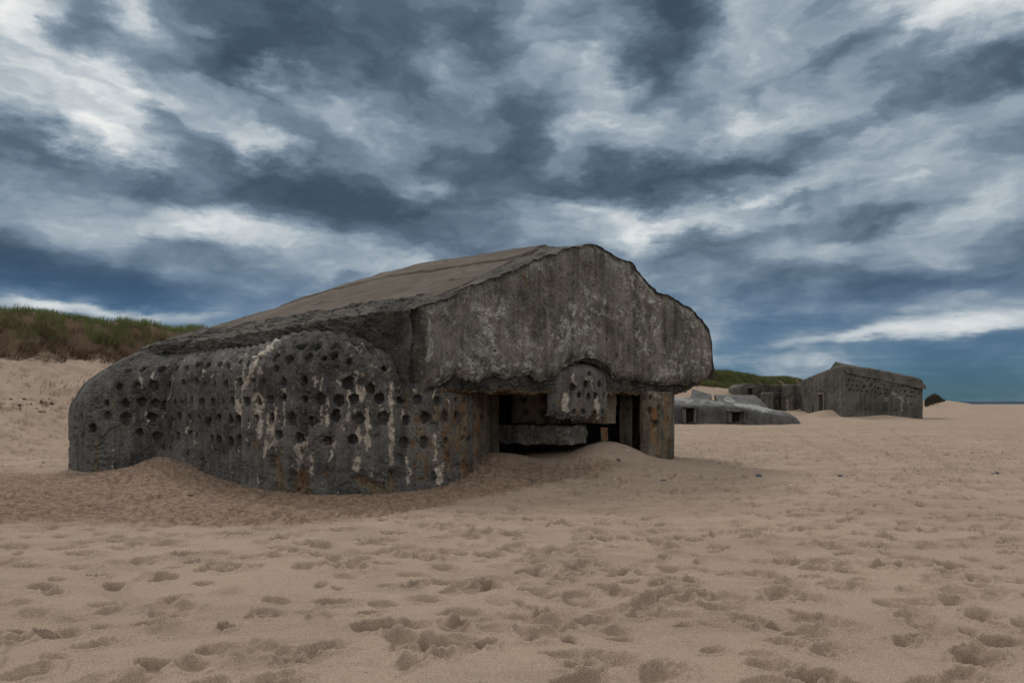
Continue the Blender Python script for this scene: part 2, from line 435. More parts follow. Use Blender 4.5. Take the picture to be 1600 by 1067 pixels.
def simple(name, c1, c2, scale=6, rough=.9, bump=.01, c3=None):
    m, t = newmat(name)
    pos = t.n('ShaderNodeNewGeometry').outputs['Position']
    a = t.noise(pos, scale, 5, .65, .2)
    c = t.mix(t.ss(a, .35, .65), c1, c2)
    if c3: c = t.mix(t.ss(t.noise(pos, scale * .23, 4, .6), .45, .62), c, c3)
    finish(t, c, rough, a, bump, 1.0, .2)
    return m
def blade_mat(name, c1, c2, c3, scale=.8):
    m, t = newmat(name)
    pos = t.n('ShaderNodeNewGeometry').outputs['Position']
    rnd = t.n('ShaderNodeVertexColor', layer_name='stain_shade')
    s_ = t.n('ShaderNodeSeparateColor', {0: rnd.outputs[0]})
    a = t.noise(pos, scale, 4, .6)
    c = t.mix(t.ss(t.m('ADD', a, t.m('MULTIPLY', t.m('SUBTRACT', s_.outputs[0], .5), .25)), .4, .6), c1, c2)
    c = t.mix(s_.outputs[1], c, c3)
    p = t.n('ShaderNodeBsdfPrincipled', {'Base Color': c, 'Roughness': .7, 'Specular IOR Level': .2})
    tr = t.n('ShaderNodeBsdfTranslucent', {'Color': c})
    mx = t.n('ShaderNodeMixShader', {0: .3, 1: p, 2: tr})
    t.n('ShaderNodeOutputMaterial', {'Surface': mx})
    return m
M_GRASS = blade_mat('marram_grass', (.085, .130, .032), (.155, .195, .065), (.24, .19, .10))
M_GRASSF = blade_mat('far_marram_grass', (.075, .100, .030), (.12, .15, .05), (.17, .12, .06), .25)
M_ROOTS = blade_mat('dry_roots', (.085, .050, .030), (.14, .090, .055), (.05, .033, .02))
M_STONEG = simple('bluish_stone', (.07, .085, .11), (.13, .15, .18), 30, .7)
M_STONEB = simple('brown_stone', (.10, .07, .045), (.17, .13, .09), 30, .8)
M_SHELL = simple('pale_shell', (.42, .40, .36), (.6, .58, .54), 40, .6)
M_WRACK = simple('dried_seaweed', (.03, .022, .016), (.07, .05, .035), 9, .9)

# ------------------------------------------------------------------ bunker frame of reference
DV = np.array([-.85, .53, 0.0])                 # the casemate runs back along this direction
A0 = np.array([(645 - 800) / F * 12.9, 12.9])    # left end of the front face in plan
B0 = np.array([(1116 - 800) / F * 19.0, 19.0])   # right end
FL = np.linalg.norm(B0 - A0); FD = (B0 - A0) / FL
FN = np.array([FD[1], -FD[0]])                  # outward normal of the face (towards the viewer)
def face_h(px):
    """distance along the face where photo column px meets it"""
    c = (px - 800) / F
    return (c * A0[1] - A0[0]) / (FD[0] - c * FD[1])
def face_pt(px, py):
    h = face_h(px); y = A0[1] + FD[1] * h
    return h, H - (py - HOR) / F * y
TOP = [(640,490),(652,483),(665,476),(690,466),(720,455),(750,443),(775,433),(800,423),(830,407),(850,399),(865,396),(880,388),(900,385),(912,381),(925,380),
       (937,385),(950,392),(962,401),(968,404),(985,409),(1000,425),(1015,442),(1030,457),(1042,463),(1062,471),(1080,482),(1095,497),(1108,514),(1113,545),(1117,575)]
BOT = [(640,610),(665,611),(690,600),(706,589),(713,581),(719,594),(735,597),(752,601),(768,588),(790,589),(806,586),(830,589),(838,597),(856,592),(866,586),
       (874,582),(884,571),(897,563),(910,559),(924,558),(938,562),(950,573),(958,586),(966,594),(985,594),(1010,598),(1030,601),(1050,600),(1075,601),(1092,598),(1105,592),(1117,577)]
top_h = np.array([face_pt(*p) for p in TOP]); bot_h = np.array([face_pt(*p) for p in BOT])
def ztop(h): return np.interp(h, top_h[:, 0], top_h[:, 1])
def zbot(h): return np.interp(h, bot_h[:, 0], bot_h[:, 1])
HMAX = top_h[-1, 0]; HMIN = top_h[0, 0]
HR = face_pt(920, 380)[0]
ZE0, ZR0 = ztop(HMIN + .1), ztop(HR)
ZCEIL = 1.88
def zeave(d): return np.interp(d, [0, 2.5, 4.6, 8.6, 10], [ZE0, 3.34, 3.18, 3.08, 3.0])
def zridge(d): return np.interp(d, [0, 2.1, 5, 7.5, 9.55, 11], [ZR0, 5.41, 5.38, 5.12, 4.80, 4.4])
def zroof(h, d):
    z0 = ztop(h)
    k = np.clip((z0 - ZE0) / (ZR0 - ZE0), 0, 1.2)
    lin = np.clip((h - HMIN) / (HR - HMIN), 0, 1)
    k = k + (lin - k) * sst(.4, 1.6, d)         # the cast roof behind the broken front edge is plane
    left = zeave(d) + (zridge(d) - zeave(d)) * k
    right = z0 * zridge(d) / ZR0
    return np.where(h <= HR, left, right)
def at(h, d, z):
    h, d, z = np.broadcast_arrays(h, d, z)
    return np.stack([A0[0] + FD[0] * h + DV[0] * d, A0[1] + FD[1] * h + DV[1] * d, z], -1)
def chip(p):   # one displacement field shared by every surface of the casemate, so edges stay closed
    return vnoise(p, 1.3, .10, 3, 5.0) + vnoise(p, 6.0, .035, 3, 9.0)

bunker = root('bunker', (-2.0, 15.0, 0.0), 'large near concrete bunker pitted with round holes, its gable overhanging an open gun slit', 'bunker', 'concrete bunkers on the beach')

# --- front face
nh, nv = 1000, 460
hh = np.linspace(HMIN, HMAX, nh); vv = np.linspace(0, 1, nv)
zt = ztop(hh) + .03 * fbm2(hh, hh * 0, 3, 2) + .05 * fbm2(hh, hh * 0, 9, 4, .65); zb = zbot(hh) + .05 * fbm2(hh, hh * 0 + 5, 9, 3)
zb = np.minimum(zb, zt - .02)
Hg, Vg = np.meshgrid(hh, vv)
Zg = zb[None] + (zt - zb)[None] * Vg
Pf = at(Hg, 0.0, Zg)
rest = Pf.copy()
n3 = np.array([FN[0], FN[1], 0])
edge = np.minimum(np.minimum((zt[None] - Zg), (Zg - zb[None])), np.minimum(Hg - HMIN, HMAX - Hg))
ew = 1 - sst(0, .22, edge + .10 * fbm3(rest, 4, 3, seed=2))
rg = fbm3(rest, 9, 4, .6, seed=1)
Pf = Pf + chip(rest) * (.25 + .75 * ew[..., None])
flk = sst(.0, .12, fbm3(rest, 2.3, 5, .62, seed=21))
Pf += n3 * (.022 * fbm3(rest, 1.1, 4, seed=8) + .010 * rg + .016 * flk - ew * (.06 + .05 * rg))[..., None]
# rounded left corner
cor = sst(.55, 0, Hg - HMIN)
Pf -= n3 * (cor ** 2 * .30)[..., None]
px, py = proj(rest)
st = np.zeros(Pf.shape[:2] + (3,))
st[..., 0] = strokes(px, py, [(735,500,760,560,60,60,.40),(700,560,780,590,30,40,.35),(810,470,800,560,34,30,.30),(1085,560,1095,575,12,10,.5),
        (805,440,800,470,14,16,.5),(690,470,700,520,12,14,.4),(671,470,673,560,5,5,.75),(655,500,660,590,6,8,.35),(1010,500,1012,560,16,10,.3),(962,425,962,440,22,12,.4)], 1.6)
st[..., 1] = strokes(px, py, [(819,428,821,446,4,3,.7),(770,470,775,500,5,6,.55),(880,560,884,590,5,5,.5),(985,430,1000,455,14,8,.40),(1112,560,1112,585,4,4,.7),
        (1028,470,1030,490,4,4,.5),(900,470,903,520,3,4,.4),(845,425,843,440,3,3,.6),(960,540,965,590,4,4,.35),(640,608,860,596,5,5,.45),(1000,600,1100,600,6,6,.5)], 1.3)
st[..., 2] = strokes(px, py, [(648,500,650,590,12,14,.5),(640,480,690,470,5,5,.4),(900,556,920,572,18,14,.45),(1068,500,1075,590,14,16,.3),(700,480,702,500,8,6,.3),(800,500,802,530,7,6,.3)], 1.5)
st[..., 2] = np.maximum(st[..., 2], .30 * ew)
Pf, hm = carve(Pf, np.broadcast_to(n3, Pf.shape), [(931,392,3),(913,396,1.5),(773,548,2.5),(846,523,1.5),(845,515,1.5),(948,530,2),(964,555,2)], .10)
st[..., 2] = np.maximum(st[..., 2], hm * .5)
grid_mesh('front_face', Pf, M_FACE, bunker, {'stain_shade': st})

# --- roof block: left side, slope, far slope
sec = []
for z in np.linspace(1.6, 1, 60): sec.append(('s', z))
nsl, ntp, nd = 90, 330, 560
ds = np.linspace(0, 1, nd) ** 1.25
hs = np.r_[np.linspace(HMIN, HR, ntp - 90), np.linspace(HR, HMAX, 91)[1:]]
top = []
dd = ds[:, None] * (8.75 + .85 * np.clip((hs - HMIN) / (HR - HMIN), 0, 1))[None]
topP = at(np.broadcast_to(hs[None], dd.shape), dd, zroof(np.broadcast_to(hs[None], dd.shape), dd))
dl = (ds * 8.75)[:, None]
sk = np.linspace(0, 1, nsl)[None]
zs_ = 1.75 + (zroof(np.full((nd, 1), HMIN), dl) - 1.75) * sk
sideP = at(np.full((nd, nsl), HMIN) , np.broadcast_to(dl, (nd, nsl)), zs_)
rs = np.linspace(1, 0, 24)[None]
rP = at(np.full((nd, 24), HMAX), np.broadcast_to(dd[:, -1:], (nd, 24)), 2.28 + (np.maximum(topP[:, -1:, 2], 2.6) - 2.28) * rs)
full = np.concatenate([sideP[:, :-1], topP, rP[:, 1:]], 1)
rest = full.copy()
sd = np.zeros(full.shape[:2]); sd[:, :nsl - 1] = 1
bandw = np.zeros_like(sd); bandw[:, :nsl + 30] = 1
n_s = gnormal(rest)
out_l = np.array([-FD[0], -FD[1], 0])
full = full + chip(rest)
# side band: lumpy broken edge standing proud, hollow under it
zrel = zroof(np.full((nd, 1), HMIN), dl) - rest[..., 2]
lump = fbm3(rest, 2.2, 4, .6, seed=41) * .16 + fbm3(rest * np.array([1, 1, 2.2]), 5, 3, .6, ridge=True, seed=44) * .07
band = sst(.62, .30, zrel) * sst(.0, .8, dl) * np.where(np.arange(full.shape[1]) < nsl + 60, 1, 0)[None]
full += out_l * (band * (.10 + lump))[..., None]
full[..., 2] += np.where(np.arange(full.shape[1])[None] >= nsl - 1, .05 * fbm3(rest, 3.1, 4, .6, seed=51), 0)
px, py = proj(full)
st = np.zeros(full.shape[:2] + (3,))
st[..., 0] = strokes(px, py, [(457,537,460,534,3,3,1.0),(430,515,425,518,2,2,.6),(660,470,690,462,5,5,.4)], 1)
st[..., 1] = strokes(px, py, [(450,520,470,530,7,5,.5),(275,538,330,545,4,5,.3),(605,490,612,520,4,4,.5),(400,515,520,500,4,4,.3)], 1)
st[..., 2] = strokes(px, py, [(510,500,600,520,14,16,.35),(600,500,640,600,20,26,.45),(290,552,420,540,5,6,.4),(618,495,625,600,10,10,.3)], 1.4)
grid_mesh('roof', full[:, ::-1], M_EDGE, bunker, {'stain_shade': st[:, ::-1]})

# --- smooth sandy layer on the roof, with a ragged rim
hc = np.linspace(HMIN + .05, HMAX - 1.2, 560); dc = np.linspace(.02, 1, 620)
Hc, Dc = np.meshgrid(hc, dc)
Dm = Dc * (8.75 + .85 * np.clip((Hc - HMIN) / (HR - HMIN), 0, 1)) + .02
base = at(Hc, Dm, zroof(Hc, Dm)); b0 = base.copy()
base = base + vnoise(b0, 1.3, .10, 3, 5.0) * .5
rag = .10 * fbm3(b0, 1.4, 4, .6, seed=61) + .05 * fbm3(b0, 7, 3, .6, seed=63)
inset = np.minimum(Hc - HMIN - .24 - .22 * sst(3, 8, Dm), Dm - .34 - .85 * np.clip((Hc - HMIN) / (HR - HMIN), 0, 1) ** 2)
inset = np.minimum(inset, 9.2 - Dm + .8)
inset = np.minimum(inset, (HMAX - 1.9) - Hc)
msk = sst(0, .035, inset + rag)
crk = np.abs(Hc - HMIN - (3.55 + .04 * Dm + .06 * fbm3(b0, 1.5, 3, seed=3))) + .05 * np.maximum(0, fbm3(b0, .9, 2, seed=5)) + sst(4.2, 6.5, Dm) * .1
crk2 = np.abs(Hc - HMIN - (2.2 - .05 * Dm + .07 * fbm3(b0, 1.7, 3, seed=13))) + np.where(fbm3(b0, .7, 2, seed=15) > -.05, .1, 0) + sst(6, 7, Dm) * .1
ck = np.maximum(1 - sst(.008, .03, crk), 1 - sst(.006, .022, crk2))
pit = sst(.42, .55, fbm3(b0, 1.9, 4, .65, seed=71)); ck = np.maximum(ck, pit * .9)
stp = .05 * (1 - sst(0, .05, Hc - HMIN - (3.55 + .04 * Dm)))
base[..., 2] += -.15 + msk * (.18 + .012 * fbm3(b0, 6, 3, seed=65)) - ck * .05 * msk + (.05 - stp)
st = np.zeros(base.shape[:2] + (3,))
grid_mesh('roof_cover', base, M_ROOF, bunker)

# --- broken lip under the face, curling back to the ceiling
hl = np.linspace(HMIN, HMAX - .03, 900); vl = np.linspace(0, 1, 110)
HL, VL = np.meshgrid(hl, vl)
zb = zbot(HL) + .05 * fbm2(HL, HL * 0 + 5, 9, 3) + .02
arch = sst(2.26, 2.42, zbot(HL))
zend = np.minimum(ZCEIL + .30 * sst(face_h(1062), face_h(1108), HL), zb - .1) * (1 - arch) + (zb - .10) * arch
ZL = zb + .03 + (zend - zb - .03) * sst(0, .75, VL)
back = .02 + .05 * sst(0, .15, VL) + .12 * VL + .35 * sst(.72, 1, VL)
rr = at(HL, 0, ZL)
LP = rr - n3 * back[..., None]
LP += vnoise(rr + n3 * VL[..., None], 3.2, .11, 4, 71, .6) * sst(0, .12, VL)[..., None]
LP += -n3 * (.07 * fbm3(rr, 8, 3, .6, ridge=True, seed=73))[..., None] * sst(0, .2, VL)[..., None]
LP -= n3 * (sst(.55, 0, HL - HMIN) ** 2 * .30)[..., None]
px, py = proj(LP)
st = np.zeros(LP.shape[:2] + (3,))
st[..., 1] = (.75 * sst(.50, .62, VL) * (1 - arch) + .35 * sst(.1, -.3, fbm3(rr, 1.1, 3, seed=9))) * (1 - .5 * arch)
st[..., 2] = .35 * sst(.05, .3, fbm3(rr, 2.5, 4, seed=91)) * (1 - arch)
st[..., 0] = .45 * arch * sst(-.2, .3, fbm3(rr, 5, 3, seed=92))
grid_mesh('broken_lip', LP, M_EDGE, bunker, {'stain_shade': st})

# --- ceiling of the gun room
hcg, dcg = np.meshgrid(np.linspace(HMIN + .1, HMAX - .1, 60), np.linspace(.22, 8.0, 40))
CP = at(hcg, dcg, np.full(hcg.shape, ZCEIL + .03)); CP[..., 2] += .03 * fbm3(CP, 1.2, 3) + .34 * sst(face_h(1062), face_h(1108), hcg)
grid_mesh('ceiling', CP, M_INNER, bunker, {'stain_shade': np.zeros(CP.shape)})

# --- outer wall, swept along its plan
def onE(px, py, inn=.22):
    """point on the casemate's left side, a little inside it"""
    c = (px - 800) / F
    a = A0 + FD * inn
    d = (c * a[1] - a[0]) / (DV[0] - c * DV[1])
    y = a[1] + DV[1] * d
    return [a[0] + DV[0] * d, y, H - (py - HOR) / F * y]
ctl = [ # plan x,y, shoulder z, top x,y,z, roundness
 ((-8.6, 22.0), 1.6, (-8.0, 20.5, 3.1), .6),
 ((-10.4, 19.6), 1.6, (-9.0, 18.7, 3.1), .6),
 ((-11.1, 17.05), 1.42, (-9.35, 17.75, 3.12), .55),
 ((-10.0, 16.0), 1.75, (-9.0, 17.35, 3.10), .55),
 ((-9.0, 15.98), 1.95, onE(262, 546), .6),
 ((-8.12, 15.95), 2.15, onE(300, 546), .7),
 ((-7.03, 15.05), 2.2, onE(335, 546), .8),
 ((-5.95, 14.1), 2.3, onE(368, 545), .9),
 ((-5.0, 13.3), 2.35, onE(402, 542), .9),
 ((-4.25, 12.8), 2.4, onE(440, 527), .85),
 ((-3.7, 12.62), 2.4, onE(470, 515), .85),
 ((-3.1, 12.56), 2.4, onE(508, 511), .85),
 ((-2.6, 12.6), 2.3, onE(560, 522), .85),
 ((-2.2, 12.72), 2.0, onE(605, 549), .8),
 ((-2.09, 12.88), 1.9, onE(617, 575), .75),
 ((-1.95, 12.94), 1.85, onE(621, 585), .7),
 ((-1.37, 13.4), 1.7, (-1.40, 13.47, 2.0), .5),
 ((-.98, 14.0), 1.7, (-1.02, 14.06, 2.0), .5),
 ((-.83, 14.45), 1.7, (-.90, 14.45, 2.0), .5),
 ((-.95, 15.3), 1.7, (-1.0, 15.3, 2.0), .5)]
arr = np.array([[c[0][0], c[0][1], c[1], *c[2], c[3]] for c in ctl])
cs = np.r_[0, np.cumsum(np.hypot(*np.diff(arr[:, :2], axis=0).T))]
ns, nz = 1500, 420
ss_ = np.linspace(0, cs[-1], ns)
cc = np.stack([np.interp(ss_, cs, arr[:, k]) for k in range(7)], -1)
ker = np.hanning(17); ker /= ker.sum()
sm = cc.copy()
for k in range(7):
    sm[:, k] = np.convolve(np.pad(cc[:, k], 8, mode='edge'), ker, 'valid')
ker2 = np.hanning(181); ker2 /= ker2.sum()
sm2 = cc.copy()
for k in range(7):
    sm2[:, k] = np.convolve(np.pad(cc[:, k], 90, mode='edge'), ker2, 'valid')
wcv = (sst(cs[5] + .2, cs[7], ss_) * sst(cs[13] - .1, cs[11], ss_))[:, None]
cc = sm * (1 - wcv) + sm2 * wcv
tt = np.linspace(0, 1, nz)
tk = .56
low = np.clip(tt / tk, 0, 1)[:, None]; up = np.clip((tt - tk) / (1 - tk), 0, 1)[:, None]
bx, by, zsd, tx, ty, tz, rd = [cc[None, :, k] for k in range(7)]
zl = -.7 + (zsd + .7) * low
cz = zsd + (tz - zsd) * rd
ux = (1 - up) ** 2 * bx + 2 * up * (1 - up) * (bx + (tx - bx) * .06) + up ** 2 * tx
uy = (1 - up) ** 2 * by + 2 * up * (1 - up) * (by + (ty - by) * .06) + up ** 2 * ty
uz = (1 - up) ** 2 * zsd + 2 * up * (1 - up) * cz + up ** 2 * tz
isl = (tt < tk)[:, None]
WP = np.stack([np.where(isl, bx, ux), np.where(isl, by, uy), np.where(isl, zl, uz)], -1)
rest = WP.copy(); N = -gnormal(rest)
# make sure normals face out
cen = np.array([-4.0, 17.5, 1.0])
sgn = np.sign(np.sum(N * (rest - cen), -1)); N = N * np.where(np.median(sgn) < 0, -1, 1)
S = np.broadcast_to(ss_[None], rest.shape[:2])
# plank facets round the curve
pl = (S / .27) % 1.0
fac = (np.abs(pl - .5) - .25) * .10 * sst(cs[4], cs[6], S) * sst(cs[14], cs[12], S)
rough_up = sst(1.9, 2.6, rest[..., 2]) * sst(cs[8], cs[11], S)
rough_l = sst(1.3, .3, np.abs(S - cs[3] - .35)) * sst(.8, 1.6, rest[..., 2])
disp = fac + .03 * fbm3(rest, 1.0, 3, seed=3) + .016 * fbm3(rest, 7, 4, .65, seed=5) + .008 * fbm3(rest, 24, 2, .6, seed=6)
pop = sst(.10, .22, fbm3(rest, 1.7, 4, .62, seed=25)); disp -= pop * (.025 + .02 * fbm3(rest, 9, 3, .6, ridge=True, seed=26))
ln = np.abs(((rest[..., 2] + .015 * fbm3(rest, .8, 2, seed=4)) / .42) % 1 - .5); disp -= .012 * (1 - sst(.0, .03, ln)) * sst(-.1, .2, fbm3(rest, 1.1, 3, seed=28))
disp += np.maximum(rough_up, .8 * rough_l) * (.05 * fbm3(rest, 4, 4, .65, seed=7) + .03 * fbm3(rest, 14, 3, .6, ridge=True, seed=8) - .02)
px, py = proj(rest)
lime_s = [(560,600,600,640,36,28,.52),(470,700,480,750,26,28,.56),(560,720,600,745,26,22,.46),(430,640,430,700,20,16,.58),(380,560,390,620,20,16,.52),(560,545,600,580,26,22,.40),(300,560,250,575,20,14,.38),(165,690,170,660,14,12,.36),(432,532,398,565,4,5,.95),(398,565,382,600,5,5,1.0),(382,600,373,655,4,4,.85),(418,545,392,560,6,4,.6),(366,600,372,640,7,5,.75),
 (350,565,338,600,3,3,.6),(340,560,330,600,3,2,.5),(300,565,290,600,3,3,.4),(402,620,404,680,9,6,.95),(420,625,424,655,6,4,.6),(417,690,412,715,6,4,.9),(430,690,422,700,6,5,.7),
 (530,598,545,612,7,6,.9),(545,605,543,655,6,5,.85),(565,610,562,625,14,10,.9),(574,640,573,700,6,6,.95),(560,660,558,735,8,8,.65),(597,625,596,650,9,6,.6),
 (612,600,611,725,4.5,5,.95),(522,692,514,722,5,4,.85),(505,630,510,670,5,4,.55),(470,690,462,740,8,10,.6),(488,720,486,750,5,4,.6),
 (632,700,640,740,6,5,.7),(688,730,686,752,9,9,.95),(640,740,636,755,6,5,.6),(402,740,403,765,3,3,.6),(176,700,176,735,3,3,.6),(178,660,176,690,4,4,.4),
 (218,590,222,605,6,4,.7),(240,580,238,592,5,4,.75),(262,580,258,572,4,4,.5),(199,660,200,690,7,4,.5),(230,656,228,672,4,3,.5),(540,735,560,715,6,6,.4),
 (150,650,136,600,5,6,.35),(600,560,590,590,18,12,.35),(500,575,560,590,26,20,.30),(660,620,650,650,5,5,.4),(650,655,652,700,4,3,.3),(678,690,676,725,4,4,.4),
 (600,745,612,768,8,6,.7),(455,640,448,662,6,5,.35),(530,650,560,730,7,5,.3)]
och_s = [(712,700,712,640,34,28,.58),(655,660,665,740,26,26,.48),(690,640,700,740,8,10,.7),(725,620,727,740,7,8,.75),(120,650,116,720,14,16,.26),(431,715,432,768,8,7,.85),(470,745,470,770,16,20,.85),(460,735,462,752,8,8,.6),(565,752,592,768,12,14,.9),(612,740,612,768,6,7,.8),(445,740,446,768,5,5,.7),(510,738,530,745,10,6,.5),
 (683,632,680,655,6,5,.8),(722,650,724,690,6,6,.6),(645,720,646,752,4,4,.6),(700,700,712,745,18,16,.45),(728,690,730,745,6,6,.4),(412,700,420,690,6,6,.5),(402,625,402,650,5,5,.35),
 (148,722,150,735,6,5,.5),(153,570,150,590,5,4,.4),(143,630,142,640,5,4,.4),(608,583,606,590,6,5,.5),(120,640,124,720,8,9,.35),(511,690,513,686,7,5,.7),(488,760,560,768,5,4,.3)]
drk_s = [(262,590,264,690,12,12,.5),(480,620,470,660,10,8,.35),(500,700,500,735,12,12,.25),(455,600,500,640,10,14,.3),(420,580,424,612,10,9,.3),(625,600,628,740,6,5,.4),(590,660,595,730,8,8,.35)]  # first stroke paints the shade of the concave corner into the wall colour
_r = np.random.default_rng(17)
for (hx, hy) in [(x0, y0) for x0 in range(150, 740, 9) for y0 in (580, 600, 628, 652, 682)]:
    if _r.random() < (.40 if 370 < hx < 700 else .13):
        hx += _r.uniform(-4, 4); hy += _r.uniform(-6, 10); ln_ = _r.uniform(12, 48); wd_ = _r.uniform(1.5, 6.5)
        lime_s.append((hx, hy, hx + _r.uniform(-4, 2), hy + ln_, wd_, wd_ * .5, _r.uniform(.35, .75)))
    if _r.random() < (.45 if hx > 630 else .06):
        wd_ = _r.uniform(2, 6); hy2 = hy + _r.uniform(0, 10)
        och_s.append((hx, hy2, hx + _r.uniform(-2, 2), hy2 + _r.uniform(12, 45), wd_, wd_ * .6, _r.uniform(.35, .75)))
st = np.zeros(WP.shape[:2] + (3,))
st[..., 0] = strokes(px, py, lime_s, 1.1); st[..., 1] = strokes(px, py, och_s, 1.2); st[..., 2] = strokes(px, py, drk_s, 1.5)
gash = strokes(px, py, [(431,705,432,772,7,7,1),(470,745,470,775,16,20,1),(462,715,468,745,8,9,.6),(565,752,592,772,12,14,.9),(612,740,612,772,6,7,.8),(402,640,404,680,5,5,.5),(405,625,404,640,8,7,.6),(572,640,573,660,5,5,.5),(612,600,611,725,3,3,.35)], .7)
disp -= gash * (.05 + .05 * fbm3(rest, 7, 4, .65, ridge=True, seed=17))
WP = rest + N * disp[..., None]
hl_ = [(200,579,6),(223,577,6),(252,576,7),(275,576,6),(289,576,6),(306,571,5),(323,571,5),(342,569,5),(357,571,6),(376,565,5),(387,569,5),(409,557,5),(430,558,6),(452,562,7),(430,576,6),(444,597,7),
 (185,602,6),(213,603,6),(240,602,7),(266,602,5),(285,598,6),(305,595,5),(320,600,4),(337,601,6),(354,600,6),(375,597,6),(395,595,4),(411,597,5),
 (119,634,5),(167,630,5),(196,630,7),(222,628,7),(243,630,6),(257,633,6),(274,628,5),(284,628,5),(301,627,5),(315,627,5),(331,628,5),(348,627,6),(363,627,5),(384,627,6),(404,626,7),(421,625,7),
 (117,654,5),(129,651,5),(168,650,6),(196,654,8),(238,652,7),(269,654,5),(280,650,5),(294,652,5),(311,652,5),(325,660,6),(341,652,5),(359,655,6),(372,654,6),(402,655,6),(425,653,6),(455,654,8),
 (118,669,5),(129,680,5),(144,669,6),(219,676,6),(246,682,7),(277,682,6),(295,677,5),(309,681,6),(329,685,6),(341,687,6),(360,690,6),(374,687,6),(389,696,6),(434,680,8),(468,684,8),(266,703,4),
 (470,542,8),(495,541,8),(525,538,8),(555,538,7),(578,546,8),(481,559,8),(522,555,7),(477,595,5),(543,598,8),(579,607,7),(477,624,6),(500,624,8),(528,625,8),(552,624,7),(593,622,8),
 (444,621,6),(486,658,8),(524,649,8),(560,654,8),(600,653,9),(511,688,8),(550,687,8),(632,692,7),(663,690,8),(697,688,6),(724,684,4),(734,685,4),(635,657,7),(665,652,8),(695,651,8),
 (713,649,5),(726,649,4),(626,625,6),(653,625,8),(683,626,7),(712,625,5),(726,624,5),(735,648,3),(505,560,4),(545,565,5),(600,575,5)]
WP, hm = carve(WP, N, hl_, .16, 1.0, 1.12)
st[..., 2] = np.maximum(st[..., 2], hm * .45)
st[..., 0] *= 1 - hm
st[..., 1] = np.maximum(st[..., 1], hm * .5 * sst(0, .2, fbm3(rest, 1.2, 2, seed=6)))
grid_mesh('outer_wall', WP, M_WALL, bunker, {'stain_shade': st})

# --- generic rough prism (closed plan loop, z range) for pillars, beams and the far bunkers
def prism(name, plan, z0, z1, mat, parent, step=.03, amp=.02, top=True, bottom=False, holes=None, stains=None, seed=0.0, zfun=None, taper=0.0,
          hdepth=.1, hgrow=1.0, bev=0.0, nzmin=2, boards=0.0):
    pl_ = np.asarray(plan, float)
    area = .5 * np.sum(pl_[:, 0] * np.roll(pl_[:, 1], -1) - np.roll(pl_[:, 0], -1) * pl_[:, 1])
    if area < 0: pl_ = pl_[::-1]
    loop = np.vstack([pl_, pl_[:1]])
    lp = []
    for a_, b_ in zip(loop[:-1], loop[1:]):
        n = max(1, int(round(np.linalg.norm(b_ - a_) / step)))
        lp.append(a_ + (b_ - a_) * (np.arange(n) / n)[:, None])
    lp = np.vstack(lp); cen_ = lp.mean(0)
    nz_ = max(nzmin, int(round((z1 - z0) / step)) + 1)
    v = np.linspace(0, 1, nz_)
    G = np.zeros((nz_, len(lp), 3))
    ztops = np.array([zfun(*q) for q in lp]) if zfun else np.full(len(lp), z1)
    ins = taper * v[:, None] + bev * (1 - np.sqrt(np.clip(1 - np.clip((v[:, None] - (1 - bev / (z1 - z0))) / (bev / (z1 - z0) + 1e-9), 0, 1) ** 2, 0, 1)))
    dirn = cen_ - lp; dirn /= np.linalg.norm(dirn, axis=1)[:, None]
    G[..., 0] = lp[None, :, 0] + dirn[None, :, 0] * ins
    G[..., 1] = lp[None, :, 1] + dirn[None, :, 1] * ins
    G[..., 2] = z0 + (ztops[None] - z0) * v[:, None]
    Gr = np.concatenate([G, G[:, :1]], 1)
    Nn = gnormal(Gr)
    if np.mean(np.sum(Nn[nz_ // 2, :, :2] * (Gr[nz_ // 2, :, :2] - cen_), -1)) < 0: Nn = -Nn
    R0 = G.copy()
    dis = vnoise(R0, 2.5, amp, 3, seed) + vnoise(R0, 12, amp * .35, 2, seed + 3)
    G = G + dis
    st_ = np.zeros(G.shape[:2] + (3,))
    if holes:
        G, hmk = carve(G, Nn[:, :-1], holes, hdepth, seed, hgrow)
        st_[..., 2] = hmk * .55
    if stains:
        qx, qy = proj(R0)
        for ch in range(3):
            if stains[ch]: st_[..., ch] = np.maximum(st_[..., ch], strokes(qx, qy, stains[ch], 1.4))
    faces = [grid_faces(nz_, len(lp), True)]
    V = G.reshape(-1, 3); St = st_.reshape(-1, 3)
    def cap(ring_idx, flip):
        nonlocal V, St
        ring = V[ring_idx]; c0 = ring.mean(0); base_ = len(V); k_ = 6; m_ = len(ring_idx)
        prev = ring_idx
        for q in range(1, k_ + 1):
            f_ = q / k_
            nr = ring + (c0 - ring) * f_ * .999
            nr[:, 2] = ring[:, 2] + (c0[2] - ring[:, 2]) * f_ + (amp * fbm3(nr, 3, 2) if q < k_ else 0)
            idx = np.arange(len(V), len(V) + m_)
            V = np.vstack([V, nr]); St = np.vstack([St, np.zeros((m_, 3))])
            a = prev; b = np.roll(prev, -1); c = np.roll(idx, -1); d = idx
            faces.append(np.stack([a, b, c, d] if not flip else [d, c, b, a], -1)); prev = idx
    if top: cap(np.arange((nz_ - 1) * len(lp), nz_ * len(lp)), False)
    if bottom: cap(np.arange(0, len(lp)), True)
    return raw_mesh(name, V, np.vstack(faces), mat, parent, {'stain_shade': St})
def xy(px, y): return [(px - 800) / F * y, y]

rust_all = [(745,640,742,720,6,6,.6),(758,640,760,700,6,6,.5),(1022,640,1020,690,5,5,.75),(1040,620,1042,700,5,4,.7),(1030,690,1032,712,8,6,.5),(1008,640,1010,700,4,4,.4),(948,640,944,676,8,8,.6),(770,640,772,690,5,5,.4)]
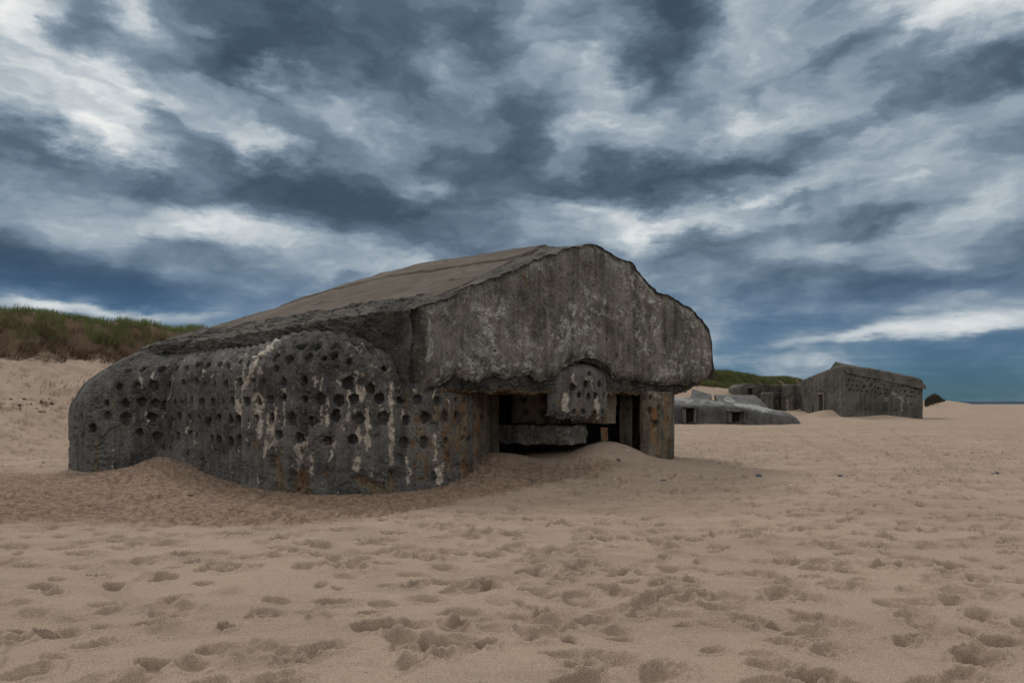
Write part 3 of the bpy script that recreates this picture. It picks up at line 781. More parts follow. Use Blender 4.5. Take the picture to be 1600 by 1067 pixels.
# stepped jambs on the left
prism('embrasure_jamb', [xy(734, 14.9), xy(750, 15.2), xy(748, 17.5), xy(700, 17.5), xy(700, 15.2)], -.4, 1.95, M_RUSTY, bunker, .03, .015, holes=[(742,651,4)], stains=[None, rust_all, None], seed=1)
prism('embrasure_jamb', [xy(746, 15.75), xy(765, 16.0), xy(762, 17.8), xy(735, 17.8)], -.4, 1.95, M_RUSTY, bunker, .03, .015, holes=[(753,651,4)], stains=[None, rust_all, None], seed=2)
prism('embrasure_jamb', [xy(762, 16.6), xy(780, 16.9), xy(776, 18.6), xy(745, 18.6)], -.4, 1.95, M_RUSTY, bunker, .03, .015, stains=[None, rust_all, None], seed=3)
# right pillar and its step
pil_st = [[(1033,618,1034,640,6,5,.5),(1012,690,1010,705,5,5,.5),(1016,612,1030,622,6,5,.5)], [(1022,640,1021,690,5,6,.9),(1040,620,1042,700,5,4,.85),(1030,690,1032,712,8,6,.6),(1012,640,1012,670,3,3,.5),(1045,620,1046,660,3,3,.6)], [(1046,690,1048,716,6,6,.5),(1004,620,1004,700,3,3,.4)]]
prism('corner_pillar', [xy(1000, 17.25), xy(1014, 17.1), xy(1034, 17.3), xy(1050, 17.9), xy(1054, 18.6), xy(1030, 20.5), xy(1003, 19)], -.4, 1.95, M_RUSTY, bunker, .022, .025,
      holes=[(1017,621,4),(1034,615,4),(1015,642,6),(1030,638,4),(1046,633,4),(1024,662,6),(1043,655,4),(1040,672,2)], stains=pil_st, seed=4)
prism('embrasure_jamb', [xy(988, 18.7), xy(1001, 18.6), xy(1003, 19.3), xy(990, 19.4)], -.4, 1.95, M_RUSTY, bunker, .03, .03, holes=[(995,640,3)], seed=15)
prism('embrasure_jamb', [xy(968, 17.95), xy(988, 17.75), xy(990, 19.0), xy(974, 19.2)], -.4, 1.95, M_RUSTY, bunker, .03, .03, holes=[(980,637,4),(979,622,3)],
      stains=[[(976,620,984,680,4,4,.45)], [(975,640,976,660,3,3,.5)], None], seed=5)
# inner wall over the slit, gun-slit beam below
prism('inner_wall', [xy(800, 16.9), xy(850, 16.85), xy(900, 16.9), xy(962, 17.2), xy(960, 17.9), xy(800, 17.7)], 1.16, 1.98, M_RUSTY, bunker, .022, .06, bottom=True,
      holes=[(817,623,5),(848,621,5),(820,643,5),(848,644,5)], stains=[[(870,640,885,650,10,8,.3)], [(945,640,942,655,8,6,.7),(880,650,930,657,6,5,.5),(870,630,872,640,8,6,.4)], [(860,658,810,660,6,6,.3)]], seed=6, hgrow=1.0)
prism('slit_beam', [xy(780, 16.95), xy(800, 16.75), xy(850, 16.65), xy(895, 16.75), xy(916, 17.0), xy(914, 17.6), xy(780, 17.6)], .66, 1.10, M_FACE, bunker, .022, .10, bottom=True,
      holes=[(807,675,3)], stains=[[(860,672,900,668,10,8,.3)], [(880,690,905,682,4,4,.5),(800,690,830,694,5,4,.3)], [(785,665,800,692,8,8,.4)]], seed=7)
prism('rubble_block', [xy(938, 17.0), xy(950, 17.0), xy(950, 17.3), xy(938, 17.3)], .5, 1.05, M_RUSTY, bunker, .03, .03, stains=[None, [(943,665,944,680,8,8,.8)], None], seed=8)
# walls that close the gun room
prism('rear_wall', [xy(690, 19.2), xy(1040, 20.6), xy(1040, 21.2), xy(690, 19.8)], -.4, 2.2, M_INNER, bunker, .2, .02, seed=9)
prism('side_wall', [[4.2, 19.0], [4.45, 19.2], [-2.6, 23.6], [-2.8, 23.2]], -.4, 2.2, M_WALL, bunker, .2, .02, seed=10)
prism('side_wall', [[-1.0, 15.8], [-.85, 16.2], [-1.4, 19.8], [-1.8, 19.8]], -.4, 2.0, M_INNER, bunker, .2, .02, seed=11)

# --- rounded bay under the broken arch
u = np.linspace(-1, 1, 260); v = np.linspace(0, 1, 300)
U, Vv = np.meshgrid(u, v)
h0 = face_h(919); hw = (face_h(965) - face_h(872)) / 2
hB = h0 + U * hw
bul = np.sqrt(np.clip(1 - U ** 2 * .92, 0, 1))
outd = -.42 + .42 * bul
zlow = 1.29 + .26 * fbm2(hB, hB * 0, 3.5, 4, .6) + .05 * (U < -.8)
zmid = 2.25; zt2 = 2.80
kk = Vv
zz = np.where(kk < .62, zlow + (zmid - zlow) * kk / .62, 0)
ang = np.clip((kk - .62) / .38, 0, 1) * math.pi / 2
rad_ = np.maximum(.40 * np.sqrt(np.clip(1 - U ** 2 * .8, 0.02, 1)), .1)
zz = np.where(kk < .62, zz, zmid + rad_ * np.sin(ang))
od = np.where(kk < .62, outd, outd - .55 * (1 - np.cos(ang)))
lowc = sst(.10, 0, kk)
BP = at(hB, 0, zz) + n3 * (od - .02 - .10 * lowc ** 2)[..., None]
rB = BP.copy(); nB = -gnormal(BP)
if np.mean(nB @ n3) < 0: nB = -nB
BP = BP + nB * (.012 * fbm3(rB, 2, 3) + .006 * fbm3(rB, 14, 3))[..., None] + vnoise(rB, 9, .05, 2, 3) * sst(.16, 0, kk)[..., None]
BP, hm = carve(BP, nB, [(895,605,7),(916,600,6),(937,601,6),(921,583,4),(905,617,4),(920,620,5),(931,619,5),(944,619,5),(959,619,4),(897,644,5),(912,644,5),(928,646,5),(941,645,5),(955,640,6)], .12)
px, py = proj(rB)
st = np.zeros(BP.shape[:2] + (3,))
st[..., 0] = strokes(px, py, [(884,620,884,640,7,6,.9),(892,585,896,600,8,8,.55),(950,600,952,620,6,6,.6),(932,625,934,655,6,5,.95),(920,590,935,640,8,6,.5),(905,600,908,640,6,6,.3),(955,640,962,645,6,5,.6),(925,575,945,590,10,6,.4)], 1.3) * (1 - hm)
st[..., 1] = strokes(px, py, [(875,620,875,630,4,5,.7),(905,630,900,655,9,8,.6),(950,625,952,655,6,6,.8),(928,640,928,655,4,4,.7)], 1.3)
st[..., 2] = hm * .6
grid_mesh('round_bay', BP, M_WALL, bunker, {'stain_shade': st})
adopt(bunker)

# ------------------------------------------------------------------ terrain
CL0, CL1 = np.array([-30.0, 24.0]), np.array([40.0, 115.0])       # dune crest line
CD = (CL1 - CL0) / np.linalg.norm(CL1 - CL0); CNn = np.array([-CD[1], CD[0]])   # towards the land
ctrl_z = [ # x, y, z, reach : how sand lies against the walls
 (-7.95,15.3,.62,.22),(-7.95,15.0,.30,.3),(-7.5,15.1,.34,.35),(-8.6,15.4,.22,.45),(-7.0,14.7,.18,.4),(-6.2,14.0,.06,.5),(-9.4,15.5,.05,.5),(-10.4,16.0,0,.6),
 (-5.0,12.9,-.05,.6),(-4.2,12.3,-.06,.6),(-3.0,12.1,-.06,.6),(-2.0,12.2,-.04,.5),(-1.2,13.0,.0,.4),(-.6,14.0,.10,.35),(-.55,14.9,.30,.35),
 (-.35,15.9,.52,.35),(.0,16.3,.50,.3),(.7,16.4,.34,.45),(1.3,16.5,.36,.4),(1.9,16.4,.72,.35),(2.3,16.9,.84,.38),(2.75,17.3,.72,.3),(3.1,17.3,.48,.3),(3.6,17.0,.32,.35),(4.2,17.3,.22,.4),
 (2.0,15.6,.30,.4),(1.0,15.3,.12,.5),(.2,15.1,.16,.4),(3.0,16.0,.16,.5),(4.6,18.2,.16,.6),(1.5,18.0,.5,.8),(0.3,18.0,.3,.6),(1.2,14.0,.02,.7)]
def dune_profile(x, y):
    s = (x - CL0[0]) * CNn[0] + (y - CL0[1]) * CNn[1]              # >0 landward
    q = (x - CL0[0]) * CD[0] + (y - CL0[1]) * CD[1]
    wig = 1.2 * pn2(q * .12, q * 0 + 3.3) + .6 * pn2(q * .5, q * 0 + 8.3) + .25 * pn2(q * 1.7, q * 0 + 1.3)
    s = s + wig
    far = sst(140, 200, q)
    crest = 5.9 + .5 * pn2(q * .06, q * 0 + 1.1) + .25 * pn2(q * .3, q * 0 + 2.1)
    foot = sst(-15, -1.6, s)
    z = 3.9 * foot ** 1.35 + (crest - 3.9) * sst(-2.3, .4, s)
    return z * (1 - far), s, q
HB = np.array([(-30,8.9),(-6.7,8.85),(-2.9,8.95),(-1.8,9.7),(-.65,11.5),(1.3,14.0),(3.6,16.0),(5.5,17.6),(9,21)])
def base_height(x, y):
    z, s, q = dune_profile(x, y)
    # shallow scour round the bunker
    yb = np.interp(x, HB[:, 0], HB[:, 1])
    hol = sst(-.5, 1.1, y - yb + .30 * pn2(x * .7, y * .7) + .22 * pn2(x * 2.3, y * 2.3) + .12 * pn2(x * 6, y * 6)) * sst(17.5, 14.5, y) * sst(6.5, 3.5, x)
    z0 = z + .05 * pn2(x * .22, y * .22) + .03 * pn2(x * .7 + 4, y * .7)
    crest = np.exp(-((y - yb + .35) / .9) ** 2) * sst(6.5, 3.5, x) * .05
    z0 = z0 + crest - .05 * hol
    # gentle rise of the beach on the right, little hummock with the bush far off
    z0 = z0 + .9 * np.exp(-(((x - 34) / 4) ** 2 + ((y - 82) / 7) ** 2)) + .25 * np.exp(-(((x - 22) / 9) ** 2 + ((y - 62) / 6) ** 2))
    z0 = z0 + 1.9 * np.exp(-(((x - 93) / 5) ** 2 + ((y - 150) / 14) ** 2)) + 0.35 * np.exp(-(((x - 100) / 6) ** 2 + ((y - 155) / 12) ** 2))
    z0 = z0 + .8 * np.exp(-(((x - 31.5) / 2.5) ** 2 + ((y - 68) / 2.0) ** 2)) + .35 * np.exp(-(((x - 35) / 2.2) ** 2 + ((y - 64.0) / 1.6) ** 2))
    # Shepard blend to the known sand levels by the walls
    num = z0 * .02; den = np.full_like(z0, .02)
    near = (y < 20) & (np.abs(x) < 14)
    xn, yn = x[near], y[near]; a_ = np.zeros_like(xn); b_ = np.zeros_like(xn)
    for (cx, cy, cz_, cr_) in ctrl_z:
        wgt = np.exp(-((xn - cx) ** 2 + (yn - cy) ** 2) / (2 * cr_ * cr_))
        a_ += wgt * cz_; b_ += wgt
    num[near] += a_ * .25; den[near] += b_ * .25
    z0 = num / den
    shore = sst(480, 620, y + .15 * x)
    return z0 - 1.6 * shore, s, q, hol
# rows follow the picture's own density, then widen
rows = [-2.0]
while rows[-1] < 3500:
    yv = max(rows[-1], 3.2)
    stp = yv * yv / (683 * 1.7) * .55
    if rows[-1] < 3.4: stp = .06
    if yv < 50: stp = min(stp, .13)
    elif yv < 170: stp = min(stp, .13 + (yv - 50) * .008)
    rows.append(rows[-1] + stp)
rows = np.array(rows)
NC = 1900
cgrid = np.linspace(-1.12, 1.12, NC)
GY = np.repeat(rows[:, None], NC, 1)
GX = cgrid[None] * (GY + 3.0)
GZ, S_, Q_, HOL = base_height(GX, GY)
nearm = sst(60, 30, GY)
# undulation and clods
k = rows < 66
x_, y_ = GX[k], GY[k]
und = .035 * fbm2(x_, y_, .9, 3, .5, seed=2) + .016 * fbm2(x_, y_, 3.2, 3, .55, seed=5)
clod = fbm2(x_, y_, 9, 4, .62, ridge=True, seed=9)
rough = sst(.0, .35, fbm2(x_, y_, .55, 3, .5, seed=31))
GZ[k] += und + .05 * HOL[k] * fbm2(x_, y_, 4.5, 3, .6, ridge=True, seed=19) + .012 * clod * (.07 + .30 * rough + 2.2 * HOL[k]) + .012 * fbm2(x_, y_, 22, 2, .6, seed=12) * (HOL[k] * 1.8 + .15)
bank = sst(-7, -2, S_[k]) * sst(2, 0, S_[k])
GZ[k] += bank * (.35 * fbm2(x_, y_, .9, 5, .6, seed=14))
# footprints
track = np.zeros_like(GZ)
fr = np.random.default_rng(21)
feet = []
def trail(x, y, ang, n, l=.62):
    for i in range(n):
        side = .12 * (1 if i % 2 else -1)
        feet.append((x - math.sin(ang) * side, y + math.cos(ang) * side, ang + fr.normal(0, .12), fr.uniform(.85, 1.15)))
        x += math.cos(ang) * l * fr.uniform(.85, 1.1); y += math.sin(ang) * l * fr.uniform(.85, 1.1); ang += fr.normal(0, .07)
for i in range(170):
    yy = 3.2 + 36 * fr.random() ** 1.0
    xx = fr.uniform(-.95, 1.1) * (yy + 2)
    trail(xx, yy, fr.choice([R(8), R(172), R(20), R(-12), R(60), R(120)]) + fr.normal(0, .2), fr.integers(6, 22))
for i in range(19000):
    yy = 3.0 + 58 * fr.random() ** .70
    if fr.random() > .35 + .65 * (pn2(np.array([yy * .15]), np.array([i * .0 + 2.0]))[0] > -.3): continue
    feet.append((fr.uniform(-1, 1.1) * (yy + 2), yy, fr.normal(0, .7), fr.uniform(.5, 1.15)))
jag = fbm2(GX[k], GY[k], 6, 3, .5, seed=77)
JG = np.zeros_like(GZ); JG[k] = jag
CR = np.zeros_like(GZ); CR[k] = fbm2(GX[k], GY[k], 17, 3, .65, ridge=True, seed=79)
for (fx, fy, fa, fs) in feet:
    if fy < 3 or fy > 62: continue
    hv = np.interp(fx, HB[:, 0], HB[:, 1])
    in_hol = fy > hv and fy < 17 and fx < 5
    # nothing printed under or against the bunker
    if 11.6 < fy < 20 and -11.5 < fx < 4.6 and fy > np.interp(fx, [-11.5, -4, -1, 1, 4.6], [14, 11.8, 11.8, 14.6, 16.0]): continue
    a_ = .165 * fs; b_ = .085 * fs * fr.uniform(.9, 1.5); R0_ = a_ * 2.2
    dep = fr.uniform(.022, .074) * (1 + .8 * sst(7, 20, np.array(fy))) * (.55 if in_hol else 1)
    i0, i1 = np.searchsorted(rows, [fy - R0_, fy + R0_])
    if i1 <= i0: continue
    j0, j1 = np.searchsorted(cgrid, [(fx - R0_) / (fy + 3 + R0_) - .002, (fx + R0_) / (fy + 3 - R0_) + .002])
    sl = (slice(i0, i1), slice(j0, j1))
    dx, dy = GX[sl] - fx, GY[sl] - fy
    lx = dx * math.cos(fa) + dy * math.sin(fa); ly = -dx * math.sin(fa) + dy * math.cos(fa)
    r_ = np.sqrt((lx / a_) ** 2 + (ly / (b_ * (1 + .25 * lx / a_))) ** 2) * (1 + .35 * JG[sl])
    edgek = fr.uniform(.30, .85)
    bowl = 1 - sst(1 - edgek, 1.12, r_)
    rim = np.exp(-((r_ - 1.25) / .22) ** 2)
    GZ[sl] += -dep * bowl * (1 + .2 * JG[sl]) + dep * .24 * rim * (1 + 1.3 * JG[sl])
    if fy < 24: GZ[sl] += .022 * np.maximum(CR[sl], 0) * np.exp(-((r_ - 1.05) / .30) ** 2) * fr.choice([0, 0, .5, 1.2])
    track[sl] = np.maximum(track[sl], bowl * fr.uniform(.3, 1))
# wheel ruts crossing the beach on the right
for (rx, ry, ra) in [(9.0, 18.0, 72), (10.6, 17.6, 72), (13.5, 22, 64), (3.0, 22.0, 14), (3.2, 23.6, 14)]:
    ca, sa = math.cos(R(ra)), math.sin(R(ra))
    dxy = -(GX - rx) * sa + (GY - ry) * ca + .3 * pn2(GX * .1, GY * .1)
    al = (GX - rx) * ca + (GY - ry) * sa
    m_ = np.exp(-(dxy / .13) ** 2) * sst(-8, -3, al) * sst(60, 30, al)
    GZ -= .03 * m_ * nearm * (1 + .6 * np.sin(al * 9)); track = np.maximum(track, .6 * m_ * nearm)
st = np.zeros(GZ.shape + (3,))
st[..., 0] = HOL * .9
st[..., 1] = sst(-5.5, -2.2, S_) * .95 * (Q_ < 200)
st[..., 1] = np.maximum(st[..., 1], .45 * np.exp(-((S_ + 8.2) / .9) ** 2) * (Q_ < 60))
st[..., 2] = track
G = np.stack([GX, GY, GZ], -1)
sand = grid_mesh('sand_beach', G, M_SAND, None, {'stain_shade': st})
tag(sand, 'pale brown trampled beach sand covered in footprints', 'beach', None, 'structure')
def ground_z(x, y):
    """height of the finished sand at (x,y)"""
    i = np.clip(np.searchsorted(rows, y) - 1, 0, len(rows) - 2)
    fy = np.clip((y - rows[i]) / (rows[i + 1] - rows[i]), 0, 1)
    def rowz(ii):
        c = x / (rows[ii] + 3.0); jf = (c - cgrid[0]) / (cgrid[1] - cgrid[0])
        j = np.clip(np.floor(jf).astype(int), 0, NC - 2); f = np.clip(jf - j, 0, 1)
        return GZ[ii, j] * (1 - f) + GZ[ii, j + 1] * f
    return rowz(i) * (1 - fy) + rowz(i + 1) * fy

# sea
m, t = newmat('sea_water')
pos = t.n('ShaderNodeNewGeometry').outputs['Position']
nz1 = t.noise(t.mp(pos, sc=(.25, 1, 1)), .12, 6, .65)
c = t.mix(t.ss(nz1, .68, .74), (.016, .038, .060), (.3, .34, .37))
finish(t, c, .55, nz1, .3, 1.0, .1)
sea_v = np.array([[-4500, 400, -.55], [4500, 400, -.55], [9000, 8500, -.55], [-9000, 8500, -.55]], float)
sea = raw_mesh('sea', sea_v, np.array([[0, 1, 2, 3]]), m)
tag(sea, 'dark blue strip of sea on the horizon', 'sea', None, 'structure')

# ------------------------------------------------------------------ grass and roots
def blades(name, bx, by, bz, ht, wd, lean, mat, dryp, seed, parent=None, down=False, curve=.35):
    r = np.random.default_rng(seed); n = len(bx)
    az_ = r.uniform(0, 2 * math.pi, n); wx = np.cos(az_) * wd / 2; wy = np.sin(az_) * wd / 2
    la = r.normal(.3, 1.0, n); ll = lean * r.uniform(.2, 1.3, n) * ht
    lx, ly = np.cos(la) * ll, np.sin(la) * ll
    s = -1 if down else 1
    V = np.zeros((n, 5, 3))
    V[:, 0] = np.stack([bx - wx, by - wy, bz], -1); V[:, 1] = np.stack([bx + wx, by + wy, bz], -1)
    mx, my = bx + lx * curve, by + ly * curve
    V[:, 2] = np.stack([mx + wx * .7, my + wy * .7, bz + s * ht * .6], -1); V[:, 3] = np.stack([mx - wx * .7, my - wy * .7, bz + s * ht * .6], -1)
    V[:, 4] = np.stack([bx + lx, by + ly, bz + s * ht], -1)
    b = np.arange(n)[:, None] * 5
    T = np.vstack([b + [0, 1, 2], b + [0, 2, 3], b + [3, 2, 4]])
    sv = np.zeros((n, 5, 3)); sv[..., 0] = r.random(n)[:, None]; sv[..., 1] = (r.random(n) < dryp)[:, None] * r.uniform(.5, 1, n)[:, None]
    sv[:, :2, 1] = np.maximum(sv[:, :2, 1], .5)
    return raw_mesh(name, V.reshape(-1, 3), T, mat, parent, {'stain_shade': sv.reshape(-1, 3)})
def along(q, s):
    # the wiggle of the crest moves the bank: undo it so s is measured from the real edge
    wig = 1.2 * pn2(q * .12, q * 0 + 3.3) + .6 * pn2(q * .5, q * 0 + 8.3) + .25 * pn2(q * 1.7, q * 0 + 1.3)
    s = s - wig
    return CL0[0] + CD[0] * q + CNn[0] * s, CL0[1] + CD[1] * q + CNn[1] * s
r = np.random.default_rng(5)
def field(n, q0, q1, s0, s1, clump, thr, seed):
    r = np.random.default_rng(seed)
    q = r.uniform(q0, q1, n); s = r.uniform(s0, s1, n)
    d = pn2(q * clump, s * clump + seed); keep = d > thr
    return q[keep], s[keep]
q, s = field(120000, -2, 42, -1.3, 5.0, 1.3, -.16, 1)
x, y = along(q, s); z = ground_z(x, y)
hvar = .24 + .30 * np.clip(pn2(q * .35, s * .35), -.6, 1) + r.uniform(-.12, .28, len(q))
g1 = blades('dune_grass', x, y, z - .03, np.clip(hvar, .15, 1.1), .016, .35, M_GRASS, .12, 6)
tag(g1, 'long green marram grass along the top of the dune on the left', 'grass', None, 'stuff')
q, s = field(30000, -2, 42, -4.2, -.7, 1.1, .02, 2)
x, y = along(q, s); z = ground_z(x, y)
g2 = blades('dry_dune_roots', x, y, z, r.uniform(.15, .5, len(x)), .018, 1.3, M_ROOTS, .3, 7)
tag(g2, 'brown dry grass and roots hanging from the eroded dune edge on the left', 'dry grass', None, 'stuff')
q, s = field(2600, 3, 30, -9.0, -4.4, .5, .22, 3)
x, y = along(q, s); z = ground_z(x, y)
g3 = blades('dune_tufts', x, y, z, r.uniform(.08, .28, len(x)), .02, .9, M_ROOTS, .2, 8)
tag(g3, 'scattered low dry tufts on the sand slope below the left dune', 'dry grass', None, 'stuff')
q, s = field(190000, 40, 150, -3.2, 9.0, .22, -.30, 4)
x, y = along(q, s); z = ground_z(x, y)
g4 = blades('far_dune_grass', x, y, z - .05, .45 + .35 * r.random(len(x)) + .3 * np.clip(pn2(q * .15, s * .15), -.5, 1), .05, .5, M_GRASSF, .22, 9)
tag(g4, 'green grass on the distant dune between the bunkers', 'grass', None, 'stuff')
# bush on the hummock by the shore
n = 5000
byy = r.normal(148, 1.2, n); bxx = (91.6 + r.uniform(-2.1, 2.3, n)) * byy / 148
kp = bxx > 0
bxx, byy = bxx[kp], byy[kp]
u_ = bxx / byy * 148 - 91.6
hh_ = (2.3 - .35 * (u_ + 2.1)) * np.clip(1.2 - np.abs(u_) / 2.4, .25, 1) * (1 + .25 * pn2(u_ * 3, u_ * 0)) * r.uniform(.35, 1.1, len(bxx))
bush = blades('bush', bxx, byy, ground_z(bxx, byy) - .1, np.clip(hh_, .3, 3), .10, .35, blade_mat('dark_bush', (.035, .030, .022), (.055, .050, .032), (.07, .05, .035)), .3, 10)
tag(bush, 'small dark bush on the low sand mound right of the distant bunker', 'bush')

# ------------------------------------------------------------------ far bunkers
def rows_of_holes(poly, rowsn, coln, rp, jit, seed):
    """holes laid out inside a quad given by its four photo corners (tl,tr,br,bl)"""
    r = np.random.default_rng(seed); tl, tr, br, bl = [np.array(p, float) for p in poly]; out = []
    for i in range(rowsn):
        for j in range(coln):
            a = (i + .5) / rowsn; b = (j + .5 + (.25 if i % 2 else -.1)) / coln
            p = (tl * (1 - b) + tr * b) * (1 - a) + (bl * (1 - b) + br * b) * a + r.normal(0, jit, 2)
            out.append((p[0], p[1], rp * r.uniform(.75, 1.15)))
    return out
# pitted bunker on the right
fb = root('bunker', (35.5, 68, 0), 'distant tall pitted bunker on the right with a doorway in its side wall', 'bunker', 'concrete bunkers on the beach')
c0 = np.array(xy(1316, 65.0)); c1 = np.array(xy(1446, 66.5)); c3 = np.array(xy(1251, 79.0)); c2 = c1 + (c3 - c0) * .9
def zf_far(x, y):
    a = (x - c0[0]) / (c1[0] - c0[0]); b = (y - 65) / 14
    z = 5.15 - 1.25 * np.clip(a, 0, 1) ** 1.4 - .9 * np.clip(b, 0, 1) ** 1.5
    return z
hls = rows_of_holes([(1322,582),(1440,598),(1440,625),(1322,612)], 4, 17, 1.5, 1.0, 3) + rows_of_holes([(1254,608),(1308,584),(1308,615),(1254,628)], 7, 16, 1.1, .5, 4) + [(1424,632,2),(1400,642,2),(1432,606,2)]
f_st = [[(1397,615,1412,628,3,3,.9),(1410,620,1408,642,3,2,.9),(1380,628,1386,622,3,3,.7),(1420,620,1417,630,2,2,.7),(1320,620,1320,640,2,2,.5),(1444,598,1440,605,3,3,.6),(1314,600,1312,650,2,3,.4)],
        [(1443,600,1444,606,2,2,.8),(1375,600,1376,610,2,2,.4),(1340,590,1341,600,2,2,.4)], [(1310,600,1305,645,3,5,.3),(1360,635,1430,640,12,12,.3)]]
def front_cut(a, b): return c0 + (c1 - c0) * a + (c3 - c0) * b
prism('outer_wall', [front_cut(0, 0), front_cut(.5, -.012), front_cut(.93, 0), front_cut(1, .04), front_cut(1, .9), front_cut(0, 1)], -.4, 5, M_FAR, fb, .085, .05,
      holes=hls, stains=f_st, seed=20, zfun=zf_far, hdepth=.3, bev=.22)
# tilted roof slab lying on top
def slab(name, corners_top, th, mat, parent, n=60, amp=.06, seed=0):
    tl, tr, br, bl = [np.array(c, float) for c in corners_top]
    a = np.linspace(0, 1, n)[None, :, None]; b = np.linspace(0, 1, n)[:, None, None]
    T = (tl * (1 - a) + tr * a) * (1 - b) + (bl * (1 - a) + br * a) * b
    T2 = T - np.array([0, 0, th])
    T = T + vnoise(T, 1.5, amp, 3, seed); T2 = T2 + vnoise(T2, 1.5, amp, 3, seed)
    V = np.vstack([T.reshape(-1, 3), T2.reshape(-1, 3)])
    f1 = grid_faces(n, n)[:, ::-1]; f2 = grid_faces(n, n, base=n * n)
    e = []
    def side(idx):
        a_, b_ = idx[:-1], idx[1:]
        e.append(np.stack([a_, b_, b_ + n * n, a_ + n * n], -1))
    I = np.arange(n * n).reshape(n, n)
    side(I[0]); side(I[-1][::-1]); side(I[:, 0][::-1]); side(I[:, -1])
    return raw_mesh(name, V, np.vstack([f1, f2] + e), mat, parent, {'stain_shade': np.zeros(V.shape)}, smooth=False)
slab('roof', [W(1305, 565, 71), W(1434, 591, 71), W(1447, 602, 66.2), W(1322, 576, 64.9)], .38, M_FAR, fb, seed=3)
slab('gable', [W(1285, 593, 77), W(1304, 566.5, 71.2), W(1320, 577.5, 65.2), W(1300, 592, 68)], .5, M_FAR, fb, seed=4)
# doorway and slot: blocks painted dark for the shade inside, with a lintel
sd_dir = (c3 - c0) / np.linalg.norm(c3 - c0); sd_n = np.array([-sd_dir[1], sd_dir[0]])
if sd_n[0] > 0: sd_n = -sd_n
def on_side(px):
    c = (px - 800) / F; d = (c * c0[1] - c0[0]) / (sd_dir[0] - c * sd_dir[1]); return c0 + sd_dir * d
def side_box(name, pxa, pxb, z0, z1, proud, depth, mat, parent):
    a, b = on_side(pxa), on_side(pxb)
    return prism(name, [a + sd_n * proud, b + sd_n * proud, b - sd_n * depth, a - sd_n * depth], z0, z1, mat, parent, .1, .01, bottom=True)
M_VOID = simple('opening_shade_paint', (.010, .009, .008), (.018, .015, .012), 4)  # near-black colour stands in for the shade inside openings
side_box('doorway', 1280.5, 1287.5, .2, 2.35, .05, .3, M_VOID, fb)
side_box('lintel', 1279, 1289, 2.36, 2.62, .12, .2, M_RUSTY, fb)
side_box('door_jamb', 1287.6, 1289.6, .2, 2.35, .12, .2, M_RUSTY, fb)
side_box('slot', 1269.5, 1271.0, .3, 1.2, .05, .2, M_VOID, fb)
adopt(fb)

# low bunker with two hooded slits
lb = root('bunker', (14.5, 53, 0), 'low pale bunker half sunk in sand with two hooded square openings', 'bunker', 'concrete bunkers on the beach')
def loft(name, secs, mat, parent, sub=10, amp=.03, seed=0, stains=None, smooth=True):
    """secs: list of sections, each a list of 3D points; joined in order and subdivided"""
    secs = [resample(s, max(1e-3, np.sum(np.linalg.norm(np.diff(np.array(s, float), axis=0), axis=1)) / 60)) for s in secs]
    m_ = min(len(s) for s in secs); secs = [s[:m_] if len(s) == m_ else resample(s, 1) if False else s[np.linspace(0, len(s) - 1, m_).round().astype(int)] for s in secs]
    Sx = np.array(secs); t0 = np.arange(len(secs)); t1 = np.linspace(0, len(secs) - 1, (len(secs) - 1) * sub + 1)
    G_ = np.stack([np.stack([np.interp(t1, t0, Sx[:, i, k_]) for k_ in range(3)], -1) for i in range(Sx.shape[1])], 1)
    R_ = G_.copy(); G_ = G_ + vnoise(R_, 1.6, amp, 3, seed)
    st_ = np.zeros(G_.shape)
    if stains:
        a_, b_ = proj(R_)
        for ch in range(3):
            if stains[ch]: st_[..., ch] = strokes(a_, b_, stains[ch], 1.4)
    return grid_mesh(name, G_, mat, parent, {'stain_shade': st_}, smooth=smooth)
def lsec(px, yb, y0, ytop, yd, ybk, zb=-.4):
    """profile at photo column px: front foot, front shoulder at row ytop (depth y0), back of the top at row ybk (depth yd), back foot"""
    a = W(px, ytop, y0); f = np.array([a[0], y0 - .1, zb]); b = W(px, ybk, yd)
    m1 = a + (f - a) * .12
    return [f, m1, a + np.array([0, .12, .10]), b, [b[0], yd + .6, zb]]
l_st = [[(1052,622,1080,626,4,4,.7),(1150,632,1210,641,5,3,.8),(1095,626,1130,630,4,3,.6),(1200,640,1225,642,4,3,.7)], [(1070,626,1072,631,2,2,.8)], [(1110,640,1112,655,12,10,.3)]]  # pale strokes put the light on the sloping top into its colour
secs = [lsec(1030, 0, 51.8, 634, 56.5, 620), lsec(1068, 0, 51.8, 634, 56.5, 621), lsec(1084, 0, 51.4, 634, 56.5, 621), lsec(1100, 0, 51, 635, 56.5, 623),
        lsec(1118, 0, 51, 637, 56.5, 625), lsec(1128, 0, 51, 636, 56.5, 627), lsec(1150, 0, 50.6, 636, 56.5, 629), lsec(1170, 0, 50.0, 640, 56.5, 631),
        lsec(1198, 0, 49.6, 647, 56.5, 636), lsec(1202, 0, 49.6, 648, 56.5, 638), lsec(1232, 0, 50.5, 650, 56, 645), lsec(1244, 0, 51.5, 655, 55.5, 652), lsec(1252, 0, 53, 663, 55, 662)]
loft('wall', secs, M_FARL, lb, 12, .035, 30, l_st)
